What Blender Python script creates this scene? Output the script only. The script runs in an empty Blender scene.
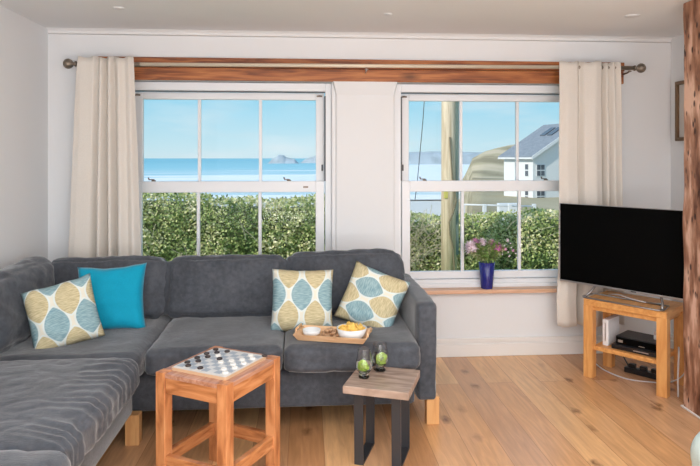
import bpy, bmesh, math, random
from mathutils import Vector, Matrix, noise
R = math.radians
PSI = R(4.15); SN, CS = math.sin(PSI), math.cos(PSI); EYE = 1.4
scn = bpy.context.scene
col = scn.collection

# ------------------------------------------------------------------ camera
cam_d = bpy.data.cameras.new('camera'); cam = bpy.data.objects.new('camera', cam_d); col.objects.link(cam)
cam.location = (0, 0, EYE); cam.rotation_euler = (R(90), 0, -PSI)
cam_d.sensor_width = 36; cam_d.lens = 606/700*36; cam_d.shift_y = -75/700
cam_d.clip_start = .05; cam_d.clip_end = 60000
scn.camera = cam
# ------------------------------------------------------------------ colour management
vs = scn.view_settings
vs.view_transform = 'Standard'; vs.look = 'None'; vs.gamma = 1; vs.exposure = 0.0; vs.use_curve_mapping = False
scn.cycles.max_bounces = 14; scn.cycles.diffuse_bounces = 6; scn.cycles.transparent_max_bounces = 32
scn.cycles.sample_clamp_indirect = 6
scn.cycles.use_denoising = True
# ------------------------------------------------------------------ world
w = bpy.data.worlds.new('sky'); scn.world = w; w.use_nodes = True
nt = w.node_tree; nt.nodes.clear()
tc = nt.nodes.new('ShaderNodeTexCoord'); sp = nt.nodes.new('ShaderNodeSeparateXYZ')
nt.links.new(tc.outputs['Generated'], sp.inputs[0])
rp = nt.nodes.new('ShaderNodeValToRGB'); nt.links.new(sp.outputs['Z'], rp.inputs[0])
cr = rp.color_ramp
cr.elements[0].position = 0; cr.elements[0].color = (.63, .80, .87, 1)
cr.elements[1].position = 1; cr.elements[1].color = (.22, .45, .80, 1)
e = cr.elements.new(.02); e.color = (.56, .79, .88, 1)
e = cr.elements.new(.10); e.color = (.33, .69, .88, 1)
e = cr.elements.new(.25); e.color = (.26, .56, .85, 1)
mp = nt.nodes.new('ShaderNodeMapping'); mp.inputs['Scale'].default_value = (3, 3, 14)
nt.links.new(tc.outputs['Generated'], mp.inputs[0])
nz = nt.nodes.new('ShaderNodeTexNoise'); nz.inputs['Scale'].default_value = 1.7; nz.inputs['Detail'].default_value = 7
nt.links.new(mp.outputs[0], nz.inputs[0])
mr = nt.nodes.new('ShaderNodeMapRange'); mr.inputs[1].default_value = .46; mr.inputs[2].default_value = .75; mr.inputs[4].default_value = .55
nt.links.new(nz.outputs[0], mr.inputs[0])
mx = nt.nodes.new('ShaderNodeMixRGB'); nt.links.new(mr.outputs[0], mx.inputs[0]); nt.links.new(rp.outputs[0], mx.inputs[1]); mx.inputs[2].default_value = (.86, .90, .93, 1)
bg = nt.nodes.new('ShaderNodeBackground'); nt.links.new(mx.outputs[0], bg.inputs[0]); bg.inputs[1].default_value = 1.0
wo = nt.nodes.new('ShaderNodeOutputWorld'); nt.links.new(bg.outputs[0], wo.inputs[0])
# ------------------------------------------------------------------ sun and room light
def light(name, kind, loc, rot, energy, color=(1, 1, 1), size=None):
    l = bpy.data.lights.new(name, kind); l.energy = energy; l.color = color
    if kind == 'AREA': l.shape = 'RECTANGLE'; l.size, l.size_y = size
    o = bpy.data.objects.new(name, l); o.location = loc; o.rotation_euler = rot; col.objects.link(o); return o
d = Vector((.72, .45, -.52))
sun = light('sun', 'SUN', (0, 0, 20), d.to_track_quat('-Z', 'Y').to_euler(), 3.4, (1, .95, .86)); sun.data.angle = R(1)
light('fill_panel_behind', 'AREA', (.4, -2.4, 1.2), (R(90), 0, 0), 72, (.92, .965, 1), (4.0, 2.1))  # added fill panel inside the near wall, no real doors there
light('fill_panel_overhead', 'AREA', (.5, .3, 2.24), (0, 0, 0), 68, (.92, .97, 1), (3.2, 2.4))  # added soft fill from above, out of view, not a fitted lamp
light('fill_panel_upward', 'AREA', (.6, -.9, .5), (R(180), 0, 0), 100, (.91, .965, 1), (2.6, 1.8))  # added upward fill that brightens the ceiling, not a real lamp

# ================================================================== helpers
def mat(name): 
    m = bpy.data.materials.new(name); m.use_nodes = True
    return m, m.node_tree, m.node_tree.nodes['Principled BSDF']
def plain(name, c, rough=.6, metal=0, spec=.5, bump=0, bscale=60, var=0, sheen=0, emit=None):
    m, t, b = mat(name)
    b.inputs['Base Color'].default_value = (*c, 1); b.inputs['Roughness'].default_value = rough
    b.inputs['Metallic'].default_value = metal; b.inputs['Specular IOR Level'].default_value = spec
    if sheen: b.inputs['Sheen Weight'].default_value = sheen; b.inputs['Sheen Roughness'].default_value = .4
    if bump or var:
        tcn = t.nodes.new('ShaderNodeTexCoord'); n = t.nodes.new('ShaderNodeTexNoise'); n.inputs['Scale'].default_value = bscale; n.inputs['Detail'].default_value = 4
        t.links.new(tcn.outputs['Object'], n.inputs[0])
        if bump:
            bp = t.nodes.new('ShaderNodeBump'); bp.inputs['Strength'].default_value = bump; bp.inputs['Distance'].default_value = .004
            t.links.new(n.outputs[0], bp.inputs['Height']); t.links.new(bp.outputs[0], b.inputs['Normal'])
        if var:
            r = t.nodes.new('ShaderNodeValToRGB'); r.color_ramp.elements[0].position = .3; r.color_ramp.elements[1].position = .7
            r.color_ramp.elements[0].color = (*[x*(1-var) for x in c], 1); r.color_ramp.elements[1].color = (*[min(1, x*(1+var)) for x in c], 1)
            t.links.new(n.outputs[0], r.inputs[0]); t.links.new(r.outputs[0], b.inputs['Base Color'])
    return m
def wood(name, c1, c2, c3=None, scale=(2, 2, 30), rough=.45, knots=0, bump=.15, nscale=2.5):
    m, t, b = mat(name); N = t.nodes; L = t.links
    tcn = N.new('ShaderNodeTexCoord'); mp = N.new('ShaderNodeMapping'); mp.inputs['Scale'].default_value = scale
    L.new(tcn.outputs['Object'], mp.inputs[0])
    n = N.new('ShaderNodeTexNoise'); n.inputs['Scale'].default_value = nscale; n.inputs['Detail'].default_value = 8; n.inputs['Distortion'].default_value = .6
    L.new(mp.outputs[0], n.inputs[0])
    r = N.new('ShaderNodeValToRGB'); e = r.color_ramp.elements
    e[0].position = .34; e[0].color = (*c1, 1); e[1].position = .66; e[1].color = (*c2, 1)
    if c3: x = e.new(.5); x.color = (*c3, 1)
    L.new(n.outputs[0], r.inputs[0]); out = r.outputs[0]
    if knots:
        v = N.new('ShaderNodeTexVoronoi'); v.inputs['Scale'].default_value = knots
        mp2 = N.new('ShaderNodeMapping'); mp2.inputs['Scale'].default_value = [max(.35, s/max(scale)*1.0) for s in scale]; L.new(tcn.outputs['Object'], mp2.inputs[0]); L.new(mp2.outputs[0], v.inputs[0])
        k = N.new('ShaderNodeMapRange'); k.inputs[1].default_value = .03; k.inputs[2].default_value = .16; k.inputs[3].default_value = .75; k.inputs[4].default_value = 0
        L.new(v.outputs['Distance'], k.inputs[0])
        mx = N.new('ShaderNodeMixRGB'); mx.inputs[2].default_value = (*[x*.3 for x in c1], 1); L.new(k.outputs[0], mx.inputs[0]); L.new(out, mx.inputs[1]); out = mx.outputs[0]
    L.new(out, b.inputs['Base Color']); b.inputs['Roughness'].default_value = rough
    bp = N.new('ShaderNodeBump'); bp.inputs['Strength'].default_value = bump; bp.inputs['Distance'].default_value = .003
    L.new(n.outputs[0], bp.inputs['Height']); L.new(bp.outputs[0], b.inputs['Normal'])
    return m

def obj(name, bm, m, parent=None, smooth=False, loc=None, rot=None):
    me = bpy.data.meshes.new(name); bm.normal_update(); bm.to_mesh(me); bm.free()
    for x in (m if isinstance(m, (list, tuple)) else [m]): me.materials.append(x)
    if smooth:
        for p in me.polygons: p.use_smooth = True
    o = bpy.data.objects.new(name, me); col.objects.link(o)
    if parent: o.parent = parent
    if loc is not None: o.location = loc
    if rot is not None: o.rotation_euler = rot
    return o
def tag(o, label=None, cat=None, group=None, kind=None):
    if label: o['label'] = label
    if cat: o['category'] = cat
    if group: o['group'] = group
    if kind: o['kind'] = kind
    return o
def thing(name, label, cat, loc=(0, 0, 0), rz=0, group=None, rot=None):
    o = bpy.data.objects.new(name, None); col.objects.link(o); o.empty_display_size = .1
    o.location = loc; o.rotation_euler = rot if rot else (0, 0, rz)
    return tag(o, label, cat, group)
def struct(name, bm, m, parent=None, smooth=False):
    o = obj(name, bm, m, parent, smooth)
    if not parent: o['kind'] = 'structure'
    return o
def bx(bm, x0, x1, y0, y1, z0, z1, bev=0, seg=2, mi=0):
    n0 = len(bm.faces)
    g = bmesh.ops.create_cube(bm, size=1)
    vs = g['verts']
    for v in vs: v.co = Vector(((x0+x1)/2+v.co.x*(x1-x0), (y0+y1)/2+v.co.y*(y1-y0), (z0+z1)/2+v.co.z*(z1-z0)))
    if bev:
        es = list({e for v in vs for e in v.link_edges})
        bmesh.ops.bevel(bm, geom=es, offset=bev, segments=seg, affect='EDGES', profile=.5)
    if mi:
        bm.faces.ensure_lookup_table()
        for f in bm.faces[n0:]: f.material_index = mi
    return bm
def box(*a, **k): return bx(bmesh.new(), *a, **k)
def tube(bm, pts, r, seg=8, cap=True):
    pts = [Vector(p) for p in pts]; rr = r if isinstance(r, (list, tuple)) else [r]*len(pts); rings = []
    up = None
    for i, p in enumerate(pts):
        t = (pts[min(i+1, len(pts)-1)]-pts[max(i-1, 0)])
        t = t.normalized() if t.length > 1e-9 else Vector((0, 0, 1))
        if up is None: up = Vector((0, 0, 1)) if abs(t.z) < .9 else Vector((1, 0, 0))
        a = t.cross(up).normalized(); b = a.cross(t).normalized(); up = b
        rings.append([bm.verts.new(p+(a*math.cos(q*2*math.pi/seg)+b*math.sin(q*2*math.pi/seg))*rr[i]) for q in range(seg)])
    for i in range(len(rings)-1):
        for q in range(seg): bm.faces.new((rings[i][q], rings[i][(q+1) % seg], rings[i+1][(q+1) % seg], rings[i+1][q]))
    if cap: bm.faces.new(rings[0][::-1]); bm.faces.new(rings[-1])
    return bm
def lathe(bm, prof, seg=28, c=(0, 0, 0), close=False):
    rings = []
    for r, z in prof:
        if r < 1e-6: rings.append([bm.verts.new((c[0], c[1], c[2]+z))])
        else: rings.append([bm.verts.new((c[0]+r*math.cos(q*2*math.pi/seg), c[1]+r*math.sin(q*2*math.pi/seg), c[2]+z)) for q in range(seg)])
    n = len(rings)
    for i in range(n if close else n-1):
        a, b = rings[i], rings[(i+1) % n]
        for q in range(seg):
            vsx = [a[q % len(a)], a[(q+1) % len(a)], b[(q+1) % len(b)], b[q % len(b)]]
            u = []
            for v in vsx:
                if v not in u: u.append(v)
            if len(u) > 2: bm.faces.new(u)
    return bm
def at(px, py, Y):
    r = (px-350)/606; Z = Y/(CS-r*SN); return Vector((Z*(r*CS+SN), Y, EYE-(py-158)/606*Z))
def nf(x, y, z, s): return noise.noise(Vector((x*s, y*s, z*s)))

def cushion_bm(sx, sy, sz, rad=.05, puff=.02, n=22, seed=0, wr=.006, ruffle=None, side_puff=.01):
    """upholstery cushion: rounded box, swollen faces, creases"""
    bm = bmesh.new(); bmesh.ops.create_cube(bm, size=2)
    bmesh.ops.subdivide_edges(bm, edges=bm.edges[:], cuts=n, use_grid_fill=True)
    hx, hy, hz = sx/2, sy/2, sz/2; rad = min(rad, hx*.95, hy*.95, hz*.95)
    for v in bm.verts:
        p = v.co.copy()
        q = [math.copysign(abs(t)**.85, t) for t in p]
        w = Vector((q[0]*hx, q[1]*hy, q[2]*hz))
        inner = Vector((max(-hx+rad, min(hx-rad, w.x)), max(-hy+rad, min(hy-rad, w.y)), max(-hz+rad, min(hz-rad, w.z))))
        dlt = w-inner
        if dlt.length > 1e-7: w = inner+dlt.normalized()*min(rad, dlt.length if max(abs(w.x)-hx, abs(w.y)-hy, abs(w.z)-hz) < -1e-6 else rad)
        fx, fy, fz = 1-p.x**2, 1-p.y**2, 1-p.z**2
        mxa = max(abs(p.x), abs(p.y), abs(p.z))
        if abs(p.z) == mxa: w.z += math.copysign(puff*(fx*fy)**.6 if fx > 0 and fy > 0 else 0, p.z)
        if abs(p.y) == mxa: w.y += math.copysign(side_puff*(max(fx, 0)*max(fz, 0))**.5, p.y)
        if abs(p.x) == mxa: w.x += math.copysign(side_puff*(max(fy, 0)*max(fz, 0))**.5, p.x)
        a = nf(w.x+seed*7.1, w.y, w.z, 4)*wr*1.6
        b = (1-abs(nf(w.x*1.0+seed*3, w.y*1.0+5, w.z*1.0, 9))*2)
        a += max(0, b-.55)*-wr*2.0 + nf(w.x, w.y+seed, w.z, 16)*wr*.6
        if ruffle:
            e = max(0, 1-abs(w.x-hx)/.22)
            a += e**.7*.0095*(1-1.7*abs(math.sin(w.y*52+nf(w.x*.5, w.y, 0, 5)*4+w.x*9)))*(.4+1.4*abs(nf(w.y, seed, 0, 5)))
        nrm = Vector((p.x**5, p.y**5, p.z**5)); nrm = nrm.normalized() if nrm.length else Vector((0, 0, 1))
        v.co = w+nrm*a
    return bm
def pillow_bm(s, t=.13, n=26, seed=0, pinch=.05):
    """scatter cushion lying in XZ, front towards -Y; UV 0..1 across the face"""
    bm = bmesh.new(); uv = bm.loops.layers.uv.new('uv')
    grid = {}
    for side in (-1, 1):
        for i in range(n+1):
            for j in range(n+1):
                u, v = i/n*2-1, j/n*2-1
                edge = i in (0, n) or j in (0, n)
                if edge and side == 1: grid[side, i, j] = grid[-1, i, j]; continue
                pu = u*(1-pinch*(1-v*v)*abs(u)); pv = v*(1-pinch*(1-u*u)*abs(v))
                th = t/2*((1-u**4)*(1-v**4))**.55
                th *= 1+.12*nf(u*2+seed, v*2, side, 1.3)
                wr = nf(u+seed, v, side*2, 3.5)*.006*(1 if not edge else .3)
                cr = math.sin((u*v)*9+seed)*.002
                grid[side, i, j] = bm.verts.new((pu*s/2, side*th+wr+cr, pv*s/2+nf(u*1.2, seed, v, 2)*.004))
        for i in range(n):
            for j in range(n):
                q = [(i, j), (i+1, j), (i+1, j+1), (i, j+1)]
                if side == 1: q = q[::-1]
                f = bm.faces.new([grid[side, a, b] for a, b in q]); f.smooth = True
                for lp, (a, b) in zip(f.loops, q): lp[uv].uv = (a/n, b/n)
    return bm
def copy_thing(o, name=None):
    c = o.copy(); col.objects.link(c)
    for ch in list(o.children):
        k = ch.copy(); col.objects.link(k); k.parent = c
        for g in ch.children:
            q = g.copy(); col.objects.link(q); q.parent = k
    return c

# ================================================================== materials
M = {}
M['wall'] = plain('white_wall_paint', (.775, .785, .80), .85, bump=.05, bscale=25, spec=.2)
M['ceiling'] = plain('ceiling_paint', (.79, .80, .81), .9, bump=.08, bscale=14, spec=.2)
M['skirt'] = plain('skirting_gloss_paint', (.80, .78, .76), .4)
M['upvc'] = plain('white_window_plastic', (.77, .785, .81), .3)
M['gasket'] = plain('dark_window_gasket', (.10, .10, .11), .6)
M['catch'] = plain('bronze_catch', (.20, .16, .13), .35, .7)
M['beam'] = wood('stained_lintel_timber', (.17, .045, .013), (.50, .19, .06), (.36, .115, .033), scale=(1.2, 8, 16), rough=.5, knots=5, nscale=3)
M['sill'] = wood('pale_oak_sill', (.62, .36, .22), (.76, .48, .33), scale=(2, 20, 20), rough=.4)
M['curtain'] = plain('cream_linen', (.70, .655, .60), .9, bump=.25, bscale=220, spec=.1, var=.04)
M['bronze'] = plain('dark_bronze', (.24, .20, .16), .4, .7)
M['brass'] = plain('pale_brass', (.74, .64, .50), .4, .2)
def sofa_mat():
    m, t, b = mat('charcoal_upholstery'); N = t.nodes; L = t.links
    tcn = N.new('ShaderNodeTexCoord')
    def nzz(scale, sc, dist=0, det=4):
        mp = N.new('ShaderNodeMapping'); mp.inputs['Scale'].default_value = scale; L.new(tcn.outputs['Object'], mp.inputs[0])
        n = N.new('ShaderNodeTexNoise'); n.inputs['Scale'].default_value = sc; n.inputs['Detail'].default_value = det; n.inputs['Distortion'].default_value = dist; L.new(mp.outputs[0], n.inputs[0]); return n.outputs[0]
    slub = nzz((1, 1, 1), 42, .3, 5); tone = nzz((1, 1, 1), 5, .4); fine = nzz((1, 1, 1), 210); crease = nzz((1, 2.0, 1), 4.5, 1.0, 2)
    a = N.new('ShaderNodeMath'); a.operation = 'ADD'; L.new(slub, a.inputs[0]); L.new(tone, a.inputs[1])
    r = N.new('ShaderNodeValToRGB'); e = r.color_ramp.elements; h = N.new('ShaderNodeMath'); h.operation = 'MULTIPLY'; h.inputs[1].default_value = .5; L.new(a.outputs[0], h.inputs[0])
    e[0].position = .36; e[0].color = (.046, .051, .062, 1); e[1].position = .64; e[1].color = (.088, .096, .113, 1); L.new(h.outputs[0], r.inputs[0]); L.new(r.outputs[0], b.inputs['Base Color'])
    b.inputs['Roughness'].default_value = .8; b.inputs['Specular IOR Level'].default_value = .3; b.inputs['Sheen Weight'].default_value = .5; b.inputs['Sheen Roughness'].default_value = .35
    # thin creases: ridges of a distorted noise
    s1 = N.new('ShaderNodeMath'); s1.operation = 'SUBTRACT'; L.new(crease, s1.inputs[0]); s1.inputs[1].default_value = .5
    s2 = N.new('ShaderNodeMath'); s2.operation = 'ABSOLUTE'; L.new(s1.outputs[0], s2.inputs[0])
    s3 = N.new('ShaderNodeMapRange'); s3.inputs[1].default_value = 0; s3.inputs[2].default_value = .06; L.new(s2.outputs[0], s3.inputs[0])
    b1 = N.new('ShaderNodeBump'); b1.inputs['Strength'].default_value = .07; b1.inputs['Distance'].default_value = .006; L.new(s3.outputs[0], b1.inputs['Height'])
    b2 = N.new('ShaderNodeBump'); b2.inputs['Strength'].default_value = .5; b2.inputs['Distance'].default_value = .004; L.new(fine, b2.inputs['Height']); L.new(b1.outputs[0], b2.inputs['Normal']); L.new(b2.outputs[0], b.inputs['Normal'])
    return m
M['sofa'] = sofa_mat()
M['legwood'] = wood('light_birch_leg', (.60, .30, .11), (.74, .42, .18), scale=(20, 20, 2))
M['oak'] = wood('golden_oak', (.60, .26, .075), (.78, .40, .14), (.69, .325, .10), scale=(14, 3, 14), rough=.38)
M['oakv'] = wood('golden_oak_upright', (.62, .27, .08), (.78, .41, .145), (.70, .335, .108), scale=(16, 16, 2), rough=.38)
M['stoolwood'] = wood('reddish_pine', (.34, .12, .042), (.66, .30, .125), (.54, .215, .08), scale=(12, 12, 2.5), rough=.42, knots=6)
M['stoolrail'] = wood('reddish_pine_rail', (.34, .12, .042), (.66, .30, .125), (.54, .215, .08), scale=(2.5, 2.5, 16), rough=.2, knots=7)
M['stoolrail'].node_tree.nodes['Principled BSDF'].inputs['Specular IOR Level'].default_value = .9
M['stooltop'] = wood('waxed_pine_top', (.38, .17, .10), (.56, .30, .20), scale=(3, 20, 20), rough=.25)
M['walnut'] = wood('greyish_acacia_top', (.24, .165, .13), (.50, .38, .31), (.38, .28, .22), scale=(3, 18, 6), rough=.32, nscale=2.2)
M['gunmetal'] = plain('dark_grey_steel', (.055, .06, .07), .35, .6)
M['tray'] = wood('bamboo_tray', (.66, .38, .20), (.80, .54, .32), scale=(3, 30, 8), rough=.4)
M['black'] = plain('glossy_black_screen', (.0015, .0015, .0015), .5, spec=.05)
M['silver'] = plain('brushed_silver', (.55, .55, .56), .3, .8)
M['blackplastic'] = plain('black_plastic', (.012, .012, .014), .35)
M['whiteplastic'] = plain('white_plastic', (.78, .78, .80), .35)
M['cable'] = plain('pale_cable', (.62, .60, .60), .5)
M['darkcable'] = plain('dark_cable', (.05, .05, .05), .5)
M['porcelain'] = plain('white_porcelain', (.75, .78, .80), .2)
M['vase'] = plain('cobalt_glaze', (.022, .028, .20), .12)
M['leaf'] = plain('leaf_green', (.24, .36, .10), .6, var=.35, bscale=20)
M['pale_leaf'] = plain('pale_sprig', (.52, .56, .32), .6)
M['pink'] = plain('pink_petal', (.70, .36, .52), .6, var=.35, bscale=90)
M['palepink'] = plain('pale_pink_petal', (.90, .70, .76), .6, var=.25, bscale=90)
M['magenta'] = plain('magenta_petal', (.70, .26, .52), .6, var=.3, bscale=90)
M['crisp'] = plain('golden_crisp', (.86, .55, .13), .6, var=.2, bscale=60)
M['nut'] = plain('roasted_nut', (.50, .30, .17), .6, var=.3, bscale=40)
M['teal'] = plain('turquoise_velvet', (.003, .30, .46), .8, bump=.3, bscale=200, spec=.2, sheen=.25, var=.08)
M['footstool'] = plain('pale_aqua_cloth', (.60, .74, .72), .7, bump=.2, bscale=150)
M['framewood'] = plain('antique_bronze_frame', (.17, .10, .05), .45, .3)
M['mount'] = plain('cream_mount', (.62, .58, .54), .8)

def glass(name, rough=0, tint=(1, 1, 1), k=1.0, pw=3.5):
    m = bpy.data.materials.new(name); m.use_nodes = True; t = m.node_tree; t.nodes.clear()
    tr = t.nodes.new('ShaderNodeBsdfTransparent'); tr.inputs[0].default_value = (*tint, 1)
    gl = t.nodes.new('ShaderNodeBsdfGlossy'); gl.inputs['Roughness'].default_value = rough
    lw = t.nodes.new('ShaderNodeLayerWeight'); lw.inputs[0].default_value = .5
    fr = t.nodes.new('ShaderNodeMath'); fr.operation = 'POWER'; fr.inputs[1].default_value = pw; t.links.new(lw.outputs['Facing'], fr.inputs[0])
    f2 = t.nodes.new('ShaderNodeMath'); f2.operation = 'ADD'; f2.inputs[1].default_value = .035; t.links.new(fr.outputs[0], f2.inputs[0]); fr = f2
    mu = t.nodes.new('ShaderNodeMath'); mu.operation = 'MULTIPLY'; mu.inputs[1].default_value = k; t.links.new(fr.outputs[0], mu.inputs[0])
    mx = t.nodes.new('ShaderNodeMixShader'); t.links.new(mu.outputs[0], mx.inputs[0]); t.links.new(tr.outputs[0], mx.inputs[1]); t.links.new(gl.outputs[0], mx.inputs[2])
    o = t.nodes.new('ShaderNodeOutputMaterial'); t.links.new(mx.outputs[0], o.inputs[0]); return m
M['glass'] = glass('window_glass', .0, (.985, .995, .995), .12)
def clear(name, ior, c):
    m, t, b = mat(name); b.inputs['Transmission Weight'].default_value = 1; b.inputs['IOR'].default_value = ior; b.inputs['Roughness'].default_value = 0; b.inputs['Base Color'].default_value = (*c, 1); return m
M['tumbler'] = clear('clear_tumbler_glass', 1.45, (1, 1, 1)); M['drink'] = clear('clear_drink', 1.2, (.96, 1, .92))
M['lime'] = plain('lime_green', (.45, .66, .10), .4, var=.3, bscale=80)

def floor_mat():
    m, t, b = mat('oak_floorboards'); N = t.nodes; L = t.links
    tcn = N.new('ShaderNodeTexCoord'); mp = N.new('ShaderNodeMapping'); mp.inputs['Rotation'].default_value = (0, 0, R(90)); mp.inputs['Location'].default_value = (.3, .085, 0)
    L.new(tcn.outputs['Object'], mp.inputs[0])
    br = N.new('ShaderNodeTexBrick'); br.offset = .37; br.offset_frequency = 2
    br.inputs['Scale'].default_value = 1; br.inputs['Brick Width'].default_value = 1.7; br.inputs['Row Height'].default_value = .172
    br.inputs['Mortar Size'].default_value = .0014; br.inputs['Mortar Smooth'].default_value = .3; br.inputs['Bias'].default_value = 0
    br.inputs['Color1'].default_value = (0, 0, 0, 1); br.inputs['Color2'].default_value = (1, 1, 1, 1); br.inputs['Mortar'].default_value = (.5, .5, .5, 1)
    L.new(mp.outputs[0], br.inputs[0])
    r = N.new('ShaderNodeValToRGB'); e = r.color_ramp.elements
    e[0].position = 0; e[0].color = (.50, .24, .10, 1); e[1].position = 1; e[1].color = (.82, .50, .25, 1)
    x = e.new(.35); x.color = (.64, .37, .20, 1); x = e.new(.7); x.color = (.68, .36, .155, 1)
    L.new(br.outputs['Color'], r.inputs[0])
    # per board offset of the grain
    ad = N.new('ShaderNodeVectorMath'); ad.operation = 'MULTIPLY_ADD'; L.new(br.outputs['Color'], ad.inputs[0]); ad.inputs[1].default_value = (7, 13, 3); L.new(tcn.outputs['Object'], ad.inputs[2])
    m2 = N.new('ShaderNodeMapping'); m2.inputs['Scale'].default_value = (11, 1.0, 1); L.new(ad.outputs[0], m2.inputs[0])
    g = N.new('ShaderNodeTexNoise'); g.inputs['Scale'].default_value = 3; g.inputs['Detail'].default_value = 9; g.inputs['Distortion'].default_value = 1.2; L.new(m2.outputs[0], g.inputs[0])
    gm = N.new('ShaderNodeMapRange'); gm.inputs[1].default_value = .3; gm.inputs[2].default_value = .7; gm.inputs[3].default_value = .82; gm.inputs[4].default_value = 1.10; L.new(g.outputs[0], gm.inputs[0])
    mu = N.new('ShaderNodeVectorMath'); mu.operation = 'SCALE'; L.new(r.outputs[0], mu.inputs[0]); L.new(gm.outputs[0], mu.inputs['Scale'])
    # knots
    m3 = N.new('ShaderNodeMapping'); m3.inputs['Scale'].default_value = (5.5, 3.2, 1); L.new(ad.outputs[0], m3.inputs[0])
    n3 = N.new('ShaderNodeTexNoise'); n3.inputs['Scale'].default_value = 7; L.new(m3.outputs[0], n3.inputs[0])
    a3 = N.new('ShaderNodeVectorMath'); a3.operation = 'MULTIPLY_ADD'; L.new(n3.outputs['Color'], a3.inputs[0]); a3.inputs[1].default_value = (.25, .25, 0); L.new(m3.outputs[0], a3.inputs[2])
    v = N.new('ShaderNodeTexVoronoi'); v.voronoi_dimensions = '2D'; v.inputs['Scale'].default_value = .9; L.new(a3.outputs[0], v.inputs[0])
    k = N.new('ShaderNodeMapRange'); k.inputs[1].default_value = .02; k.inputs[2].default_value = .17; k.inputs[3].default_value = .85; k.inputs[4].default_value = 0; L.new(v.outputs['Distance'], k.inputs[0])
    sx_ = N.new('ShaderNodeSeparateXYZ'); L.new(v.outputs['Color'], sx_.inputs[0]); gt = N.new('ShaderNodeMapRange'); gt.inputs[1].default_value = .58; gt.inputs[2].default_value = .9; L.new(sx_.outputs[0], gt.inputs[0])
    kq = N.new('ShaderNodeMath'); kq.operation = 'MULTIPLY'; L.new(k.outputs[0], kq.inputs[0]); L.new(gt.outputs[0], kq.inputs[1]); k = kq
    mx = N.new('ShaderNodeMixRGB'); L.new(k.outputs[0], mx.inputs[0]); L.new(mu.outputs[0], mx.inputs[1]); mx.inputs[2].default_value = (.14, .062, .03, 1)
    mo = N.new('ShaderNodeMixRGB'); L.new(br.outputs['Fac'], mo.inputs[0]); L.new(mx.outputs[0], mo.inputs[1]); mo.inputs[2].default_value = (.34, .17, .08, 1)
    L.new(mo.outputs[0], b.inputs['Base Color']); b.inputs['Roughness'].default_value = .27; b.inputs['Specular IOR Level'].default_value = .7
    bp = N.new('ShaderNodeBump'); bp.inputs['Strength'].default_value = .12; bp.inputs['Distance'].default_value = .002; L.new(g.outputs[0], bp.inputs['Height']); L.new(bp.outputs[0], b.inputs['Normal'])
    return m
M['floor'] = floor_mat()

def post_mat():
    m, t, b = mat('worm_eaten_timber'); N = t.nodes; L = t.links
    tcn = N.new('ShaderNodeTexCoord'); mp = N.new('ShaderNodeMapping'); mp.inputs['Scale'].default_value = (12, 9, 2.2); L.new(tcn.outputs['Object'], mp.inputs[0])
    n = N.new('ShaderNodeTexNoise'); n.inputs['Scale'].default_value = 2; n.inputs['Detail'].default_value = 8; L.new(mp.outputs[0], n.inputs[0])
    r = N.new('ShaderNodeValToRGB'); e = r.color_ramp.elements
    e[0].position = .32; e[0].color = (.11, .035, .014, 1); e[1].position = .64; e[1].color = (.72, .46, .34, 1); x = e.new(.5); x.color = (.38, .185, .11, 1)
    L.new(n.outputs[0], r.inputs[0])
    mp2 = N.new('ShaderNodeMapping'); mp2.inputs['Scale'].default_value = (1, 1, .42); L.new(tcn.outputs['Object'], mp2.inputs[0])
    v = N.new('ShaderNodeTexVoronoi'); v.inputs['Scale'].default_value = 36; L.new(mp2.outputs[0], v.inputs[0])
    k = N.new('ShaderNodeMapRange'); k.inputs[1].default_value = .20; k.inputs[2].default_value = .34; k.inputs[3].default_value = 1; k.inputs[4].default_value = 0; L.new(v.outputs['Distance'], k.inputs[0])
    n2 = N.new('ShaderNodeTexNoise'); n2.inputs['Scale'].default_value = 3.5; L.new(tcn.outputs['Object'], n2.inputs[0])
    k2 = N.new('ShaderNodeMapRange'); k2.inputs[1].default_value = .46; k2.inputs[2].default_value = .56; L.new(n2.outputs[0], k2.inputs[0])
    kk = N.new('ShaderNodeMath'); kk.operation = 'MULTIPLY'; L.new(k.outputs[0], kk.inputs[0]); L.new(k2.outputs[0], kk.inputs[1])
    mx = N.new('ShaderNodeMixRGB'); L.new(kk.outputs[0], mx.inputs[0]); L.new(r.outputs[0], mx.inputs[1]); mx.inputs[2].default_value = (.05, .015, .008, 1)
    L.new(mx.outputs[0], b.inputs['Base Color']); b.inputs['Roughness'].default_value = .6
    sb = N.new('ShaderNodeMath'); sb.operation = 'SUBTRACT'; L.new(n.outputs[0], sb.inputs[0]); L.new(kk.outputs[0], sb.inputs[1])
    bp = N.new('ShaderNodeBump'); bp.inputs['Strength'].default_value = .7; bp.inputs['Distance'].default_value = .006; L.new(sb.outputs[0], bp.inputs['Height']); L.new(bp.outputs[0], b.inputs['Normal'])
    return m
M['post'] = post_mat()

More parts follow.
